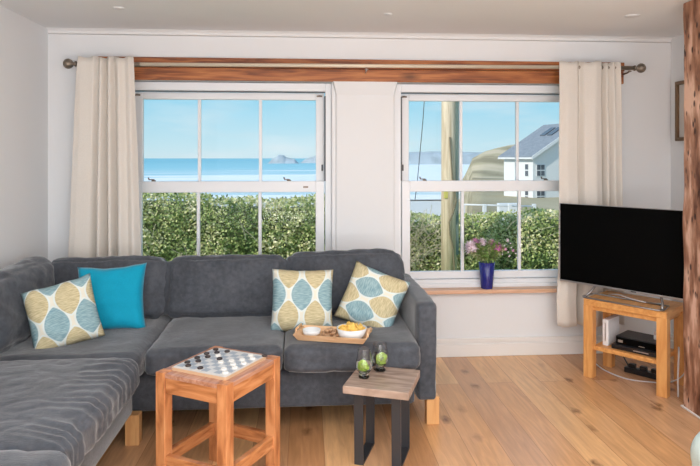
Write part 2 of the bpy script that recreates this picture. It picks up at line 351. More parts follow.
def ogee_mat(name, rot=0, off=(0, 0), sc=1.0):
    m, t, b = mat(name); N = t.nodes; L = t.links
    uv = N.new('ShaderNodeUVMap'); mp = N.new('ShaderNodeMapping'); mp.inputs['Rotation'].default_value = (0, 0, rot); mp.inputs['Location'].default_value = (*off, 0); mp.inputs['Scale'].default_value = (sc, sc, 1)
    L.new(uv.outputs[0], mp.inputs[0]); s = N.new('ShaderNodeSeparateXYZ'); L.new(mp.outputs[0], s.inputs[0])
    def mth(op, a, bb=None, cc=None):
        n = N.new('ShaderNodeMath'); n.operation = op
        for i, x in enumerate((a, bb, cc)):
            if x is None: continue
            if isinstance(x, (int, float)): n.inputs[i].default_value = x
            else: L.new(x, n.inputs[i])
        return n.outputs[0]
    def lat(ox, oy):
        dx = mth('ABSOLUTE', mth('WRAP', mth('SUBTRACT', s.outputs[0], ox), .215, -.215))
        dy = mth('ABSOLUTE', mth('WRAP', mth('SUBTRACT', s.outputs[1], oy), .35, -.35))
        f = mth('ADD', mth('POWER', mth('DIVIDE', dx, .168), 1.25), mth('POWER', mth('DIVIDE', dy, .258), 1.9))
        k = N.new('ShaderNodeMapRange'); k.inputs[1].default_value = .97; k.inputs[2].default_value = 1.03; k.inputs[3].default_value = 1; k.inputs[4].default_value = 0; L.new(f, k.inputs[0])
        k2 = N.new('ShaderNodeMapRange'); k2.inputs[1].default_value = 1.16; k2.inputs[2].default_value = 1.22; k2.inputs[3].default_value = 1; k2.inputs[4].default_value = 0; L.new(f, k2.inputs[0])
        return k.outputs[0], k2.outputs[0]
    A, A2 = lat(.05, .58); B, B2 = lat(.265, .23)
    sm = N.new('ShaderNodeMapping'); sm.inputs['Scale'].default_value = (5, 45, 1); L.new(mp.outputs[0], sm.inputs[0])
    n = N.new('ShaderNodeTexNoise'); n.inputs['Scale'].default_value = 2; n.inputs['Detail'].default_value = 5; L.new(sm.outputs[0], n.inputs[0])
    def two(c1, c2):
        r = N.new('ShaderNodeValToRGB'); r.color_ramp.elements[0].position = .38; r.color_ramp.elements[1].position = .62
        r.color_ramp.elements[0].color = (*c1, 1); r.color_ramp.elements[1].color = (*c2, 1); L.new(n.outputs[0], r.inputs[0]); return r.outputs[0]
    blue = two((.17, .30, .34), (.34, .47, .50)); beige = two((.42, .36, .21), (.63, .55, .35))
    cream = (.70, .68, .58, 1); line = (.66, .72, .70, 1)
    x0 = N.new('ShaderNodeMixRGB'); x0.inputs[1].default_value = cream; x0.inputs[2].default_value = line; L.new(mth('MAXIMUM', A2, B2), x0.inputs[0])
    x1 = N.new('ShaderNodeMixRGB'); L.new(A, x1.inputs[0]); L.new(x0.outputs[0], x1.inputs[1]); L.new(blue, x1.inputs[2])
    x2 = N.new('ShaderNodeMixRGB'); L.new(B, x2.inputs[0]); L.new(x1.outputs[0], x2.inputs[1]); L.new(beige, x2.inputs[2])
    L.new(x2.outputs[0], b.inputs['Base Color']); b.inputs['Roughness'].default_value = .85; b.inputs['Specular IOR Level'].default_value = .2
    bp = N.new('ShaderNodeBump'); bp.inputs['Strength'].default_value = .3; bp.inputs['Distance'].default_value = .003; L.new(n.outputs[0], bp.inputs['Height']); L.new(bp.outputs[0], b.inputs['Normal'])
    return m

# ================================================================== SETTING
XL, XR, YB, YN, H = -1.733, 2.641, 4.217, -2.6, 2.27
OP = [(-1.245, .180, 1), (.628, 2.04, 2)]      # openings in X
OZ0, OZ1 = .445, 1.93
struct('floor', box(XL-.2, XR+.2, YN-.2, YB+.25, -.1, 0), M['floor'])
struct('ceiling', box(XL-.2, XR+.2, YN-.2, YB+.3, H, H+.2), M['ceiling'])
struct('wall_left', box(XL-.2, XL, YN-.2, YB+.25, 0, H), M['wall'])
struct('wall_right', box(XR, XR+.2, YN-.2, YB+.25, 0, H), M['wall'])
struct('wall_near', box(XL, XR, YN-.2, YN, 0, H), M['wall'])
bm = bmesh.new()
YO = YB+.25
bx(bm, XL, OP[0][0], YB, YO, 0, H); bx(bm, OP[1][1], XR, YB, YO, 0, H)
bx(bm, OP[0][0], OP[1][1], YB, YO, 0, OZ0); bx(bm, OP[0][0], OP[1][1], YB, YO, OZ1, H)
bx(bm, OP[0][1], OP[1][0], YB, YO, OZ0, OZ1)
struct('wall_back', bm, M['wall'])
# plaster pier face flaring out under the lintel
bm = bmesh.new(); prof = [(.445, .022, .0), (1.84, .022, .0), (1.885, .012, .012), (1.93, 0, .02)]
rows = []
for z, ins, out in prof:
    rows.append([bm.verts.new((x, y, z)) for x, y in ((.182+ins, YB+.001), (.19+ins, YB-.012-out), (.633-ins, YB-.012-out), (.641-ins, YB+.001))])
for a, b in zip(rows, rows[1:]):
    for i in range(3): bm.faces.new((a[i], a[i+1], b[i+1], b[i]))
bm.faces.new(rows[-1]); bm.faces.new(rows[0][::-1])
for a, b in zip(rows, rows[1:]): bm.faces.new((a[3], a[0], b[0], b[3]))
struct('trim_1', bm, M['wall'])
# shallow plaster coving
bm = bmesh.new()
def cove(x0, y0, x1, y1, nx, ny, r=.035):
    pr = []
    for i in range(6):
        a = R(90)*i/5; pr.append((r-r*math.sin(a), r-r*math.cos(a)))   # (out from the wall, down from the ceiling)
    pr = [(0.0005, 0.0005)]+pr
    ra = [bm.verts.new((x0+nx*o, y0+ny*o, H-dn)) for o, dn in pr]; rb = [bm.verts.new((x1+nx*o, y1+ny*o, H-dn)) for o, dn in pr]
    for i in range(len(pr)): j = (i+1) % len(pr); bm.faces.new((ra[i], ra[j], rb[j], rb[i]))
cove(XL, YB, XR, YB, 0, -1)
struct('trim_2', bm, M['ceiling'], smooth=True)

def skirting(name, x0, x1, y0, y1, ax):
    bm = bmesh.new()
    for o, z0, z1, bv in ((.022, 0, .088, .004), (.009, .085, .102, .001), (.018, .100, .128, .004)):
        if ax == 'y': bx(bm, x0, x1, y0-o, y0, z0, z1, bv)
        elif ax == 'l': bx(bm, x0, x0+o, y0, y1, z0, z1, bv)
        else: bx(bm, x0-o, x0, y0, y1, z0, z1, bv)
    struct(name, bm, M['skirt'])
skirting('baseboard_back', XL, XR, YB, 0, 'y')
skirting('baseboard_left', XL, 0, YN, YB-.02, 'l')
skirting('baseboard_right', XR, 0, YN, YB-.02, 'r')

# exposed timber lintel: two boards
bm = bmesh.new(); bx(bm, -1.44, 2.28, 4.193, YB+.002, 2.02, 2.085, .004); bx(bm, -1.43, 2.27, 4.185, YB+.002, 1.93, 2.016, .005)
o = tag(obj('lintel_beam', bm, M['beam']), 'dark red stained timber lintel across the wall above both windows', 'beam')
# timber post
bm = box(2.113, 2.33, 3.03, 3.262, 0, H, .008)
bmesh.ops.subdivide_edges(bm, edges=[e for e in bm.edges if abs(e.verts[0].co.z-e.verts[1].co.z) > 1], cuts=50)
for v in bm.verts:
    v.co.x += nf(v.co.x, v.co.y, v.co.z, 5)*.006; v.co.y += nf(v.co.x+9, v.co.y, v.co.z, 5)*.006
tag(obj('timber_post', bm, M['post'], smooth=False), 'rough worm-eaten brown timber post from floor to ceiling at the right edge', 'post')
struct('trim_3', box(2.104, 2.345, 3.02, 3.272, 0, .010, .003), M['skirt'])

# ------------------------------------------------------------------ windows
def window(idx, x0, x1, mx, label=None):
    z0, z1, Y = .505, 1.925, 4.262
    root = bpy.data.objects.new('window_%d' % idx, None); col.objects.link(root); root['kind'] = 'structure'
    zt, zm0, zm1, zb = 1.81, 1.172, 1.238, .59        # glass top, meeting rail, glass bottom
    f = bmesh.new()
    bx(f, x0, x0+.045, Y, Y+.10, z0, z1, .004); bx(f, x1-.045, x1, Y, Y+.10, z0, z1, .004)
    bx(f, x0+.045, x1-.045, Y, Y+.10, z1-.058, z1, .004); bx(f, x0+.045, x1-.045, Y-.012, Y+.10, z0, z0+.03, .004)
    obj('window_frame', f, M['upvc'], root)
    g = bmesh.new()
    for xx in (x0+.047, x1-.047): bx(g, xx-.005, xx+.005, Y-.001, Y+.03, zm1, z1-.09)
    bx(g, x0+.045, x1-.045, Y+.012, Y+.03, z1-.066, z1-.060)
    obj('window_gasket', g, M['gasket'], root)
    def sash(nm, ya, yb, za, zb_, wst, rail_t, rail_b):
        s = bmesh.new(); a, b = x0+.052, x1-.052
        bx(s, a, a+wst, ya, yb, za, zb_, .004); bx(s, b-wst, b, ya, yb, za, zb_, .004)
        bx(s, a+wst, b-wst, ya, yb, zb_-rail_t, zb_, .004); bx(s, a+wst, b-wst, ya, yb, za, za+rail_b, .004)
        for m_ in mx: bx(s, m_-.011, m_+.011, ya+.006, yb-.006, za+rail_b, zb_-rail_t, .003)
        o = obj(nm, s, M['upvc'], root)
        obj('window_pane', box(a+wst-.004, b-wst+.004, (ya+yb)/2-.002, (ya+yb)/2+.002, za+rail_b-.004, zb_-rail_t+.004), M['glass'], o)
    sash('upper_sash', Y+.055, Y+.092, zm0+.01, z1-.064, .058, .05, .05)
    sash('lower_sash', Y+.012, Y+.05, z0+.032, zm1, .060, .078, .052)
    for xx in (x0+.16+.03*idx, x1-.30):                # sash catches on the meeting rail
        c = bmesh.new(); lathe(c, [(0, 0), (.016, 0), (.014, .008), (0, .010)], 14, (xx, Y+.032, zm1)); bx(c, xx-.034, xx+.006, Y+.026, Y+.038, zm1+.008, zm1+.015, .002)
        tube(c, [(xx-.03, Y+.032, zm1+.012), (xx-.036, Y+.028, zm1+.026)], .005)
        obj('window_catch', c, M['catch'], root)
    for xx in (x0+.075, x1-.085):                        # small stops in the top rail and tilt latches on the stiles
        c = bmesh.new(); bx(c, xx-.02, xx+.02, Y+.048, Y+.056, z1-.092, z1-.080, .003); lathe(c, [(0, 0), (.009, 0), (.009, .012), (0, .012)], 12, (xx, Y+.044, z1-.092))
        obj('vent_stop', c, M['catch'], root)
    for xx in (x0+.065, x1-.065): obj('sash_latch', box(xx-.006, xx+.006, Y+.046, Y+.056, zm1+.07, zm1+.115, .003), M['gasket'], root)
    obj('maker_badge', box(x1-.20, x1-.165, Y+.008, Y+.013, zm0+.018, zm0+.03, .001), M['catch'], root)
    # wooden board below
    return root
window(1, OP[0][0], OP[0][1], (-.748, -.322))
window(2, OP[1][0], OP[1][1], (1.121, 1.540))
struct('trim_4', box(OP[0][0]-.03, OP[0][1]+.03, 4.150, 4.275, .452, .48, .005), M['sill'])
struct('trim_5', box(OP[1][0]-.03, OP[1][1]+.03, 4.150, 4.275, .452, .48, .005), M['sill'])
for k, (a, b) in enumerate(((OP[0][0], OP[0][1]), (OP[1][0], OP[1][1]))):
    struct('trim_%d' % (6+k), box(a, b, 4.235, 4.30, .478, .508, .006), M['upvc'])

# ------------------------------------------------------------------ curtain pole and curtains
t = thing('curtain_pole', 'long pale brass curtain pole with dark bronze ball finials above both windows', 'curtain pole', (0, 4.09, 2.018))
obj('pole', tube(bmesh.new(), [(-1.12, 0, 0), (1.80, 0, .012)], .0125, 14), M['brass'], t, True)
for a, b, zz in ((-1.50, -1.09, -.001), (1.77, 2.29, .012)):
    obj('pole_end', tube(bmesh.new(), [(a, 0, zz), (b, 0, zz)], .0145, 14), M['bronze'], t, True)
for x, s, zz in ((-1.50, -1, -.001), (2.29, 1, .012)):
    f = bmesh.new(); lathe(f, [(0, 0), (.018, 0), (.02, .008), (.012, .014), (.012, .02), (.02, .026), (.029, .036), (.034, .05), (.034, .056), (.029, .07), (.018, .08), (0, .084)], 20)
    bmesh.ops.rotate(f, verts=f.verts, matrix=Matrix.Rotation(R(90)*s, 3, 'Y')); obj('finial', f, M['bronze'], t, True, (x, 0, zz))
for x, zz in ((.41, .004), (-1.47, 0), (2.26, .01)):
    f = bmesh.new(); tube(f, [(x, .095, zz-.03), (x, .03, zz-.028), (x, 0, zz-.02)], .006, 8)
    lathe(f, [(.0, 0), (.012, 0), (.012, .006), (0, .006)], 12, (x, .0, zz-.024)); obj('bracket', f, M['silver'] if abs(x) < 1 else M['bronze'], t, True)
def sstep(a, b_, x): t = max(0, min(1, (x-a)/(b_-a))); return t*t*(3-2*t)
def curtain(label, x0t, x1t, x0b, x1b, zt, zb, folds, amp, Y, bulge=None, sidef=None, seed=0):
    nu, nv = 170, 46; bm = bmesh.new(); g = []
    for j in range(nv+1):
        v = j/nv; z = zt+(zb-zt)*v; row = []
        for i in range(nu+1):
            u = i/nu; xa = x0t+(x0b-x0t)*(v**.8); xb = x1t+(x1b-x1t)*(v**.8)
            us = u+.035*v*nf(u*2.2, v*1.4, seed, 1.6)*math.sin(math.pi*u)
            off = 0
            for (a, p), (c_, q) in zip(folds, folds[1:]):
                if us <= c_ or c_ == 1: t = max(0, min(1, (us-a)/(c_-a))); off = p+(q-p)*(t*t*(3-2*t)); break
            A = amp*(.55+1.0*v)
            x = xa+(xb-xa)*u
            y = Y-off*A+nf(u*2, v*2, seed+4, 2)*.012
            ph = u*20
            if bulge: x, y = bulge(x, y, z, u, v)
            zz = z + (math.cos(ph)*.006 if j == 0 else 0)
            row.append(bm.verts.new((x, y, zz)))
        g.append(row)
    for j in range(nv):
        for i in range(nu): bm.faces.new((g[j][i], g[j][i+1], g[j+1][i+1], g[j+1][i]))
    o = obj('curtain', bm, M['curtain'], None, True); md = o.modifiers.new('thick', 'SOLIDIFY'); md.thickness = .004
    tag(o, label, 'curtain', 'cream linen window curtains'); return o
curtain('cream linen curtain hanging left of the left window beside the wall corner', -1.475, -1.125, -1.56, -1.06, 2.056, .06,
        [(0, 0), (.10, .008), (.28, .006), (.36, -.03), (.43, .025), (.50, -.028), (.57, .022), (.64, -.022), (.74, .030), (.84, .004), (.92, .022), (1, -.006)], 1.3, 4.05, seed=1)
def rb(x, y, z, u, v):
    k = max(0, 1-abs(z-.42)/.35); 
    return x-.02*k*(1-u), y-.0*k
curtain('cream linen curtain right of the right window, hem tucked behind the television', 1.742, 2.18, 1.735, 2.20, 2.064, .245,
        [(0, .008), (.12, .032), (.27, .018), (.34, -.03), (.41, .020), (.55, .034), (.66, .012), (.72, -.045), (.77, .022), (.82, -.022), (.88, .026), (.93, -.018), (1, .01)], 1.0, 4.068, bulge=rb, seed=7)
t = thing('curtain_eyelet', 'dark bronze eyelet cup where the pole enters the right curtain', 'curtain eyelet', (1.80, 4.088, 2.03))
f = bmesh.new(); lathe(f, [(.012, 0), (.016, .0), (.02, .02), (.034, .035), (.036, .045), (.030, .05), (.012, .045)], 20, close=True)
bmesh.ops.rotate(f, verts=f.verts, matrix=Matrix.Rotation(R(90), 3, 'Y'))
bpy.data.objects.remove(t); tag(obj('curtain_eyelet', f, M['bronze'], None, True, (1.765, 4.09, 2.03)), 'dark bronze cup where the pole enters the right curtain', 'curtain ring')

# picture on the right wall
t = thing('picture_frame', 'bronze framed picture with cream mount on the right wall behind the post', 'picture', (XR, 3.925, 1.73))
f = bmesh.new(); 
for a in ((-.03, 0, -.2, .2, .185, .21), (-.03, 0, -.2, .2, -.21, -.185), (-.03, 0, -.2, -.175, -.19, .19), (-.03, 0, .175, .2, -.19, .19)): bx(f, *a, bev=.003)
obj('frame', f, M['framewood'], t); obj('mount', box(-.012, -.002, -.18, .18, -.19, .19), M['mount'], t)
obj('print', box(-.0135, -.0115, -.10, .10, -.12, .12), M['skirt'], t)
# ceiling marks: a shallow round cover and filled mark
for x, y, r, wh in ((-1.08, 3.6, .035, 'above the left curtain'), (.494, 3.63, .028, 'above the pier between the windows'), (1.99, 3.57, .045, 'above the right curtain')):
    f = bmesh.new(); lathe(f, [(0, 0), (r, 0), (r*.95, -.004), (0, -.005)], 24)
    tag(obj('ceiling_cover', f, M['ceiling'], None, True, (x, y, H)), 'small flat white round cover on the ceiling '+wh, 'ceiling cover', 'round covers on the ceiling')

# ================================================================== SOFA
sofa = thing('corner_sofa', 'large charcoal grey L-shaped corner sofa under the left window', 'sofa', (0, 0, 0))
S = M['sofa']
bm = bmesh.new()
bx(bm, -1.66, .56, 3.09, 3.97, .13, .318, .02, 3); obj('base', bm, S, sofa, True)
bm = bmesh.new(); bx(bm, -1.68, -.85, 1.0, 3.06, .14, .315, .02, 3); obj('base', bm, S, sofa, True)
bm = bmesh.new(); bx(bm, -1.66, .572, 3.90, 3.968, .13, .63, .03, 4); obj('back_frame', bm, S, sofa, True)
bm = bmesh.new(); bx(bm, -1.725, -1.67, 1.0, 3.97, .14, .66, .025, 4); obj('back_frame', bm, S, sofa, True)
# arm: tapering slab, slightly padded
def arm():
    bm = bmesh.new(); bmesh.ops.create_cube(bm, size=2); bmesh.ops.subdivide_edges(bm, edges=bm.edges[:], cuts=22, use_grid_fill=True)
    hx, hy, hz, rad = .056, .45, .253, .026
    for v in bm.verts:
        p = v.co.copy(); w_ = Vector((p.x*hx, p.y*hy, p.z*hz))
        inn = Vector((max(-hx+rad, min(hx-rad, w_.x)), max(-hy+rad, min(hy-rad, w_.y)), max(-hz+rad, min(hz-rad, w_.z)))); dd = w_-inn
        if dd.length > 1e-6: w_ = inn+dd.normalized()*rad
        cr = (1-abs(nf(w_.x*.5, w_.y, w_.z*.6, 9))*2); a = nf(w_.x, w_.y, w_.z, 6)*.006+max(0, cr-.6)*-.010
        w_ += Vector((p.x**5, p.y**5, p.z**5))*a
        w_.z += .012*(p.z > .5)*(1-p.y*p.y)
        v.co = w_
    return bm
obj('arm', arm(), S, sofa, True, (.630, 3.56, .383))
for x, y in ((.665, 3.17), (.655, 3.95), (-.845, 3.045), (-.845, 1.1), (-1.62, 1.1), (-1.62, 3.98)):
    hgt = .148
    l = obj('leg', box(x-.034, x+.034, y-.03, y+.03, 0, hgt, .004), M['legwood'], sofa); l['label'] = 'pale birch sofa leg'
def place(name, bm, loc, rot, label=None):
    o = obj(name, bm, S, sofa, True, loc, rot)
    if label: o['label'] = label
    return o
# seat cushions
place('seat_cushion', cushion_bm(.68, .88, .13, .034, .008, seed=1, side_puff=.004, wr=.004), (.232, 3.43, .400), (0, 0, 0))
place('seat_cushion', cushion_bm(.665, .88, .13, .034, .008, seed=2, side_puff=.004, wr=.004), (-.453, 3.43, .400), (0, 0, 0))
place('seat_cushion', cushion_bm(.84, .98, .135, .042, .008, seed=3), (-1.215, 3.40, .397), (0, 0, 0))
place('seat_cushion', cushion_bm(.86, .925, .15, .05, .014, seed=4, ruffle=True, n=84, wr=.003), (-1.20, 2.44, .402), (0, 0, 0))
place('seat_cushion', cushion_bm(.86, .85, .18, .055, .012, seed=5), (-1.155, 1.55, .412), (0, 0, 0))
# back cushions, leaning on the frame
for i, (x0, x1, top) in enumerate(((-1.52, -.835, .79), (-.825, -.118, .79), (-.108, .562, .815))):
    h = top-.455
    place('back_cushion', cushion_bm(x1-x0, .19, h+.02, .06, .012, seed=11+i, side_puff=.035, wr=.009), ((x0+x1)/2, 3.70, .455+h/2), (R(-15), 0, 0))
for i, (y0, y1, top) in enumerate(((2.945, 3.72, .80), (2.15, 2.935, .72), (1.1, 2.14, .74))):
    h = top-.455
    place('back_cushion', cushion_bm(.18, y1-y0, h+.02, .07, .012, seed=21+i, side_puff=.03, wr=.013), (-1.545+(-.01 if i == 1 else 0), (y0+y1)/2, .455+h/2), (0, R(-13), 0))

# ------------------------------------------------------------------ scatter cushions
def pillow(name, label, m, s, loc, rot, t=.13, seed=0, pinch=.05, grp=None):
    o = obj(name, pillow_bm(s, t, seed=seed, pinch=pinch), m, None, True, loc)
    o.rotation_mode = 'XYZ'; o.rotation_euler = rot
    return tag(o, label, 'cushion', grp)
pillow('scatter_cushion', 'upright cream cushion with blue and beige ovals, behind the left of the bamboo tray', ogee_mat('ogee_print_centre'), .345, (-.020, 3.38, .608), (R(-18), R(2), R(3)), seed=1)
pillow('scatter_cushion', 'cream cushion with blue and beige ovals leaning askew against the right sofa arm', ogee_mat('ogee_print_right', R(90), (.28, .18), 1.0), .335, (.372, 3.40, .603), (R(-20), R(19), R(-20)), seed=2)
pillow('scatter_cushion', 'cream cushion with blue and beige ovals in the sofa corner, overlapping the turquoise one', ogee_mat('ogee_print_left', 0, (.1, .25), .95), .33, (-1.228, 3.17, .607), (R(-20), R(-13), R(20)), seed=3)
pillow('scatter_cushion', 'plain turquoise velvet cushion on the back seat of the corner sofa', M['teal'], .37, (-1.07, 3.43, .625), (R(-16), R(-2), R(6)), seed=4, pinch=.10)

# ================================================================== STOOL WITH DRAUGHTS
A = R(60.3)
st = thing('wooden_stool', 'square reddish pine stool carrying the draughts board, in front of the sofa', 'stool', (-.367, 2.633, 0), A)
hx, hy, LW, HT = .195, .18, .048, .52     # local x towards the right corner
for sx in (-1, 1):
    for sy in (-1, 1):
        bm = bmesh.new(); bx(bm, sx*hx-(LW if sx > 0 else 0), sx*hx+(LW if sx < 0 else 0), sy*hy-(LW if sy > 0 else 0), sy*hy+(LW if sy < 0 else 0), 0, HT-.002, .003)
        obj('leg', bm, M['stoolwood'], st)
for sy in (-1, 1):
    y = sy*(hy-.006); obj('apron', box(-hx+LW, hx-LW, min(y, y-sy*.022), max(y, y-sy*.022), HT-.085, HT-.022, .002), M['stoolrail'], st)
    y = sy*(hy-.008); obj('stretcher', box(-hx+LW-.005, hx-LW+.005, min(y, y-sy*.025), max(y, y-sy*.025), .125, .178, .002), M['stoolrail'], st)
for sx in (-1, 1):
    x = sx*(hx-.006); obj('apron', box(min(x, x-sx*.022), max(x, x-sx*.022), -hy+LW, hy-LW, HT-.085, HT-.022, .002), M['stoolrail'], st)
    x = sx*(hx-.008); obj('stretcher', box(min(x, x-sx*.025), max(x, x-sx*.025), -hy+LW-.005, hy-LW+.005, .125, .178, .002), M['stoolrail'], st)
bm = bmesh.new(); bx(bm, -hx+LW, hx-LW, -hy+.002, hy-.002, HT-.022, HT-.004, .002); bx(bm, -hx+.002, -hx+LW, -hy+LW, hy-LW, HT-.022, HT-.004, .002); bx(bm, hx-LW, hx-.002, -hy+LW, hy-LW, HT-.022, HT-.004, .002)
obj('top_panel', bm, M['stooltop'], st)
# board
m, t_, b = mat('draughts_squares'); N = t_.nodes; tcn = N.new('ShaderNodeTexCoord'); ck = N.new('ShaderNodeTexChecker'); ck.inputs['Scale'].default_value = 1/.0318
mpx = N.new('ShaderNodeMapping'); mpx.inputs['Location'].default_value = (0, 0, .004); t_.links.new(tcn.outputs['Object'], mpx.inputs[0]); t_.links.new(mpx.outputs[0], ck.inputs[0])
ck.inputs['Color1'].default_value = (.34, .38, .43, 1); ck.inputs['Color2'].default_value = (.64, .63, .61, 1); t_.links.new(ck.outputs[0], b.inputs['Base Color']); b.inputs['Roughness'].default_value = .3
M['check'] = m
M['boardtan'] = plain('tan_board_rim', (.60, .40, .25), .4); M['boardpale'] = plain('pale_board_margin', (.64, .61, .57), .35)
bc = Vector((-.003, .002)); 
bd = thing('draughts_board', 'grey and white chequered draughts board lying on the pine stool', 'board game', (-.367, 2.633, HT-.004), A)
def rrect(hx_, hy_, r, z0, z1):
    bm = bmesh.new(); pts = []
    for cx, cy, a0 in ((hx_-r, hy_-r, 0), (-hx_+r, hy_-r, 90), (-hx_+r, -hy_+r, 180), (hx_-r, -hy_+r, 270)):
        for k in range(7): a = R(a0+15*k); pts.append((cx+r*math.cos(a), cy+r*math.sin(a)))
    a = [bm.verts.new((x, y, z0)) for x, y in pts]; b_ = [bm.verts.new((x, y, z1)) for x, y in pts]
    bm.faces.new(a[::-1]); bm.faces.new(b_)
    for i in range(len(pts)): j = (i+1) % len(pts); bm.faces.new((a[i], a[j], b_[j], b_[i]))
    return bm
obj('board_rim', rrect(.149, .141, .012, 0, .011), M['boardtan'], bd); obj('board_margin', rrect(.144, .136, .010, .010, .0125), M['boardpale'], bd)
obj('board_squares', box(-.1272, .1272, -.1272, .1272, .012, .0135), M['check'], bd)
pz = HT-.004+.0135; SQ = .0318
dark = [(7, 7), (7, 5), (7, 3), (7, 1), (6, 6), (6, 4), (6, 2), (6, 0), (5, 7), (4, 4), (4, 0)]
white = [(5, 5), (2, 4), (1, 5), (1, 7), (3, 3), (1, 3), (0, 4), (0, 6), (1, 1), (0, 2), (0, 0)]
M['darkpiece'] = plain('dark_brown_piece', (.035, .022, .02), .3); M['whitepiece'] = plain('ivory_piece', (.80, .78, .74), .3)
def piece():
    bm = bmesh.new(); lathe(bm, [(0, 0), (.0118, 0), (.0125, .002), (.0125, .005), (.0115, .0068), (.009, .0068), (.0085, .0060), (0, .0060)], 20); return bm
first = {}
for kind, lst, mt in (('dark', dark, M['darkpiece']), ('white', white, M['whitepiece'])):
    extra = [None] if kind == 'dark' else []
    for sq in lst+extra:
        if sq: lx, ly = (sq[1]-3.5)*SQ, (sq[0]-3.5)*SQ
        else: lx, ly = .137, -.136
        x = -.367+lx*math.cos(A)-ly*math.sin(A); y = 2.633+lx*math.sin(A)+ly*math.cos(A)
        z = pz if sq else pz-.001
        if kind not in first: o = first[kind] = obj('draughts_piece', piece(), mt, None, True, (x, y, z))
        else: o = first[kind].copy(); col.objects.link(o); o.location = (x, y, z)
        if sq: tag(o, '%s round draughts piece on a square of the board on the pine stool' % ('small dark brown' if kind == 'dark' else 'small ivory white'), 'draughts piece', '%s draughts pieces' % kind)
        else: tag(o, 'dark draughts piece off the squares, at the right corner of the board', 'draughts piece', 'dark draughts pieces')

# ================================================================== SIDE TABLE
B = R(-20.2)
tb = thing('side_table', 'small low side table with greyish wood top on dark steel loop legs', 'table', (.359, 2.825, 0), B)
bm = box(-.152, .152, -.150, .150, .334, .37, .004, 2); obj('table_top', bm, M['walnut'], tb)
for sx in (-1, 1):
    x = sx*.087; wd = .021; th = .010
    bm = bmesh.new()
    # closed trapezoid loop of flat bar
    o_ = [(-.118, .333), (.118, .333), (.108, 0), (-.108, 0)]; i_ = [(-.107, .323), (.107, .323), (.098, .010), (-.098, .010)]
    vv = [[bm.verts.new((x+q*wd, yy, zz)) for yy, zz in p] for q in (-1, 1) for p in (o_, i_)]
    oa, ia, ob, ib = vv
    for k in range(4):
        j = (k+1) % 4
        bm.faces.new((oa[k], oa[j], ob[j], ob[k])); bm.faces.new((ia[j], ia[k], ib[k], ib[j])); bm.faces.new((oa[j], oa[k], ia[k], ia[j])); bm.faces.new((ob[k], ob[j], ib[j], ib[k]))
    bmesh.ops.recalc_face_normals(bm, faces=bm.faces[:])
    obj('leg_frame', bm, M['gunmetal'], tb)
def tumbler(label, loc, h, r, lv, seed):
    g = thing('drinking_glass', label, 'glass', loc, 0, 'stemless glasses of lime drink')
    out = [(0, 0), (r*.62, 0), (r*.66, .004), (r*.45, .012), (r*.62, .022), (r*.93, .04), (r, .055), (r*.97, .07), (r*.83, h*.75), (r*.72, h)]
    inn = [(r*.72-.0018, h), (r*.83-.0022, h*.75), (r*.97-.0025, .07), (r-.003, .055), (r*.9-.002, .041), (r*.5, .024), (0, .020)]
    bm = bmesh.new(); lathe(bm, out+[(r*.72-.0009, h+.0006)]+inn, 72); obj('glass_bowl', bm, M['tumbler'], g)
    bm = bmesh.new(); lathe(bm, [(0, .0215), (r*.48, .025), (r*.87-.002, .042), (r-.0045, .055), (r*.965-.004, lv), (0, lv)], 28); obj('drink', bm, M['drink'], g, True)
    random.seed(seed)
    for k in range(3):
        bm = bmesh.new(); lathe(bm, [(0, -.003), (r*.46, -.003), (r*.50, 0), (r*.46, .003), (0, .003)], 18)
        obj('lime_slice', bm, M['lime'], g, True, (random.uniform(-.012, .012), random.uniform(-.010, .010), .046+.009*k), (random.uniform(.3, 1.2), random.uniform(-.8, .8), 0))
    for k in range(3):
        bm = bmesh.new(); bmesh.ops.create_icosphere(bm, subdivisions=2, radius=.007)
        for v in bm.verts: v.co.x *= 1.5; v.co.z *= .5
        obj('mint_leaf', bm, M['leaf'], g, True, (random.uniform(-.013, .013), random.uniform(-.013, .013), .032+.012*k), (random.uniform(-1, 1), random.uniform(-1, 1), random.uniform(0, 3)))
    return g
tumbler('nearer of the two stemless glasses with lime on the small side table', (.272, 2.835, .37), .135, .040, .074, 3)
tumbler('farther stemless glass with lime, right and behind on the small side table', (.358, 2.925, .37), .133, .043, .078, 5)

# ================================================================== TRAY
ta = R(-15.5); tx, ty, tz = .141, 3.118, .474
tr = thing('serving_tray', 'rectangular pale bamboo tray with nuts and crisps on the sofa seat', 'tray', (tx, ty, tz), ta)
def frustum(hx0, hy0, hx1, hy1, z0, z1, tt):
    bm = bmesh.new(); f = lambda hx_, hy_, z: [bm.verts.new(p) for p in ((-hx_, -hy_, z), (hx_, -hy_, z), (hx_, hy_, z), (-hx_, hy_, z))]
    a, b_, c, d_ = f(hx0, hy0, z0), f(hx1, hy1, z1), f(hx1-tt, hy1-tt, z1), f(hx0-tt, hy0-tt, z0+tt*.8)
    for p, q in ((a, b_), (b_, c), (c, d_)):
        for i in range(4): j = (i+1) % 4; bm.faces.new((p[i], p[j], q[j], q[i]))
    bm.faces.new(a[::-1]); bm.faces.new(d_); return bm
obj('tray_body', frustum(.168, .076, .190, .096, 0, .032, .008), M['tray'], tr)
for sx in (-1, 1):
    bm = bmesh.new(); x = sx*.186
    tube(bm, [(x, -.05, .028), (x, -.045, .048), (x, .045, .048), (x, .05, .028)], .006, 8); obj('handle', bm, M['tray'], tr, True)
def tl(lx, ly, z): return (tx+lx*math.cos(ta)-ly*math.sin(ta), ty+lx*math.sin(ta)+ly*math.cos(ta), tz+z)
bm = bmesh.new(); lathe(bm, [(0, 0), (.052, 0), (.068, .016), (.078, .052), (.075, .053), (.064, .018), (.05, .006), (0, .006)], 36)
tag(obj('snack_bowl', bm, M['porcelain'], None, True, tl(.095, .004, .0065)), 'white porcelain bowl heaped with golden crisps on the bamboo tray', 'bowl')
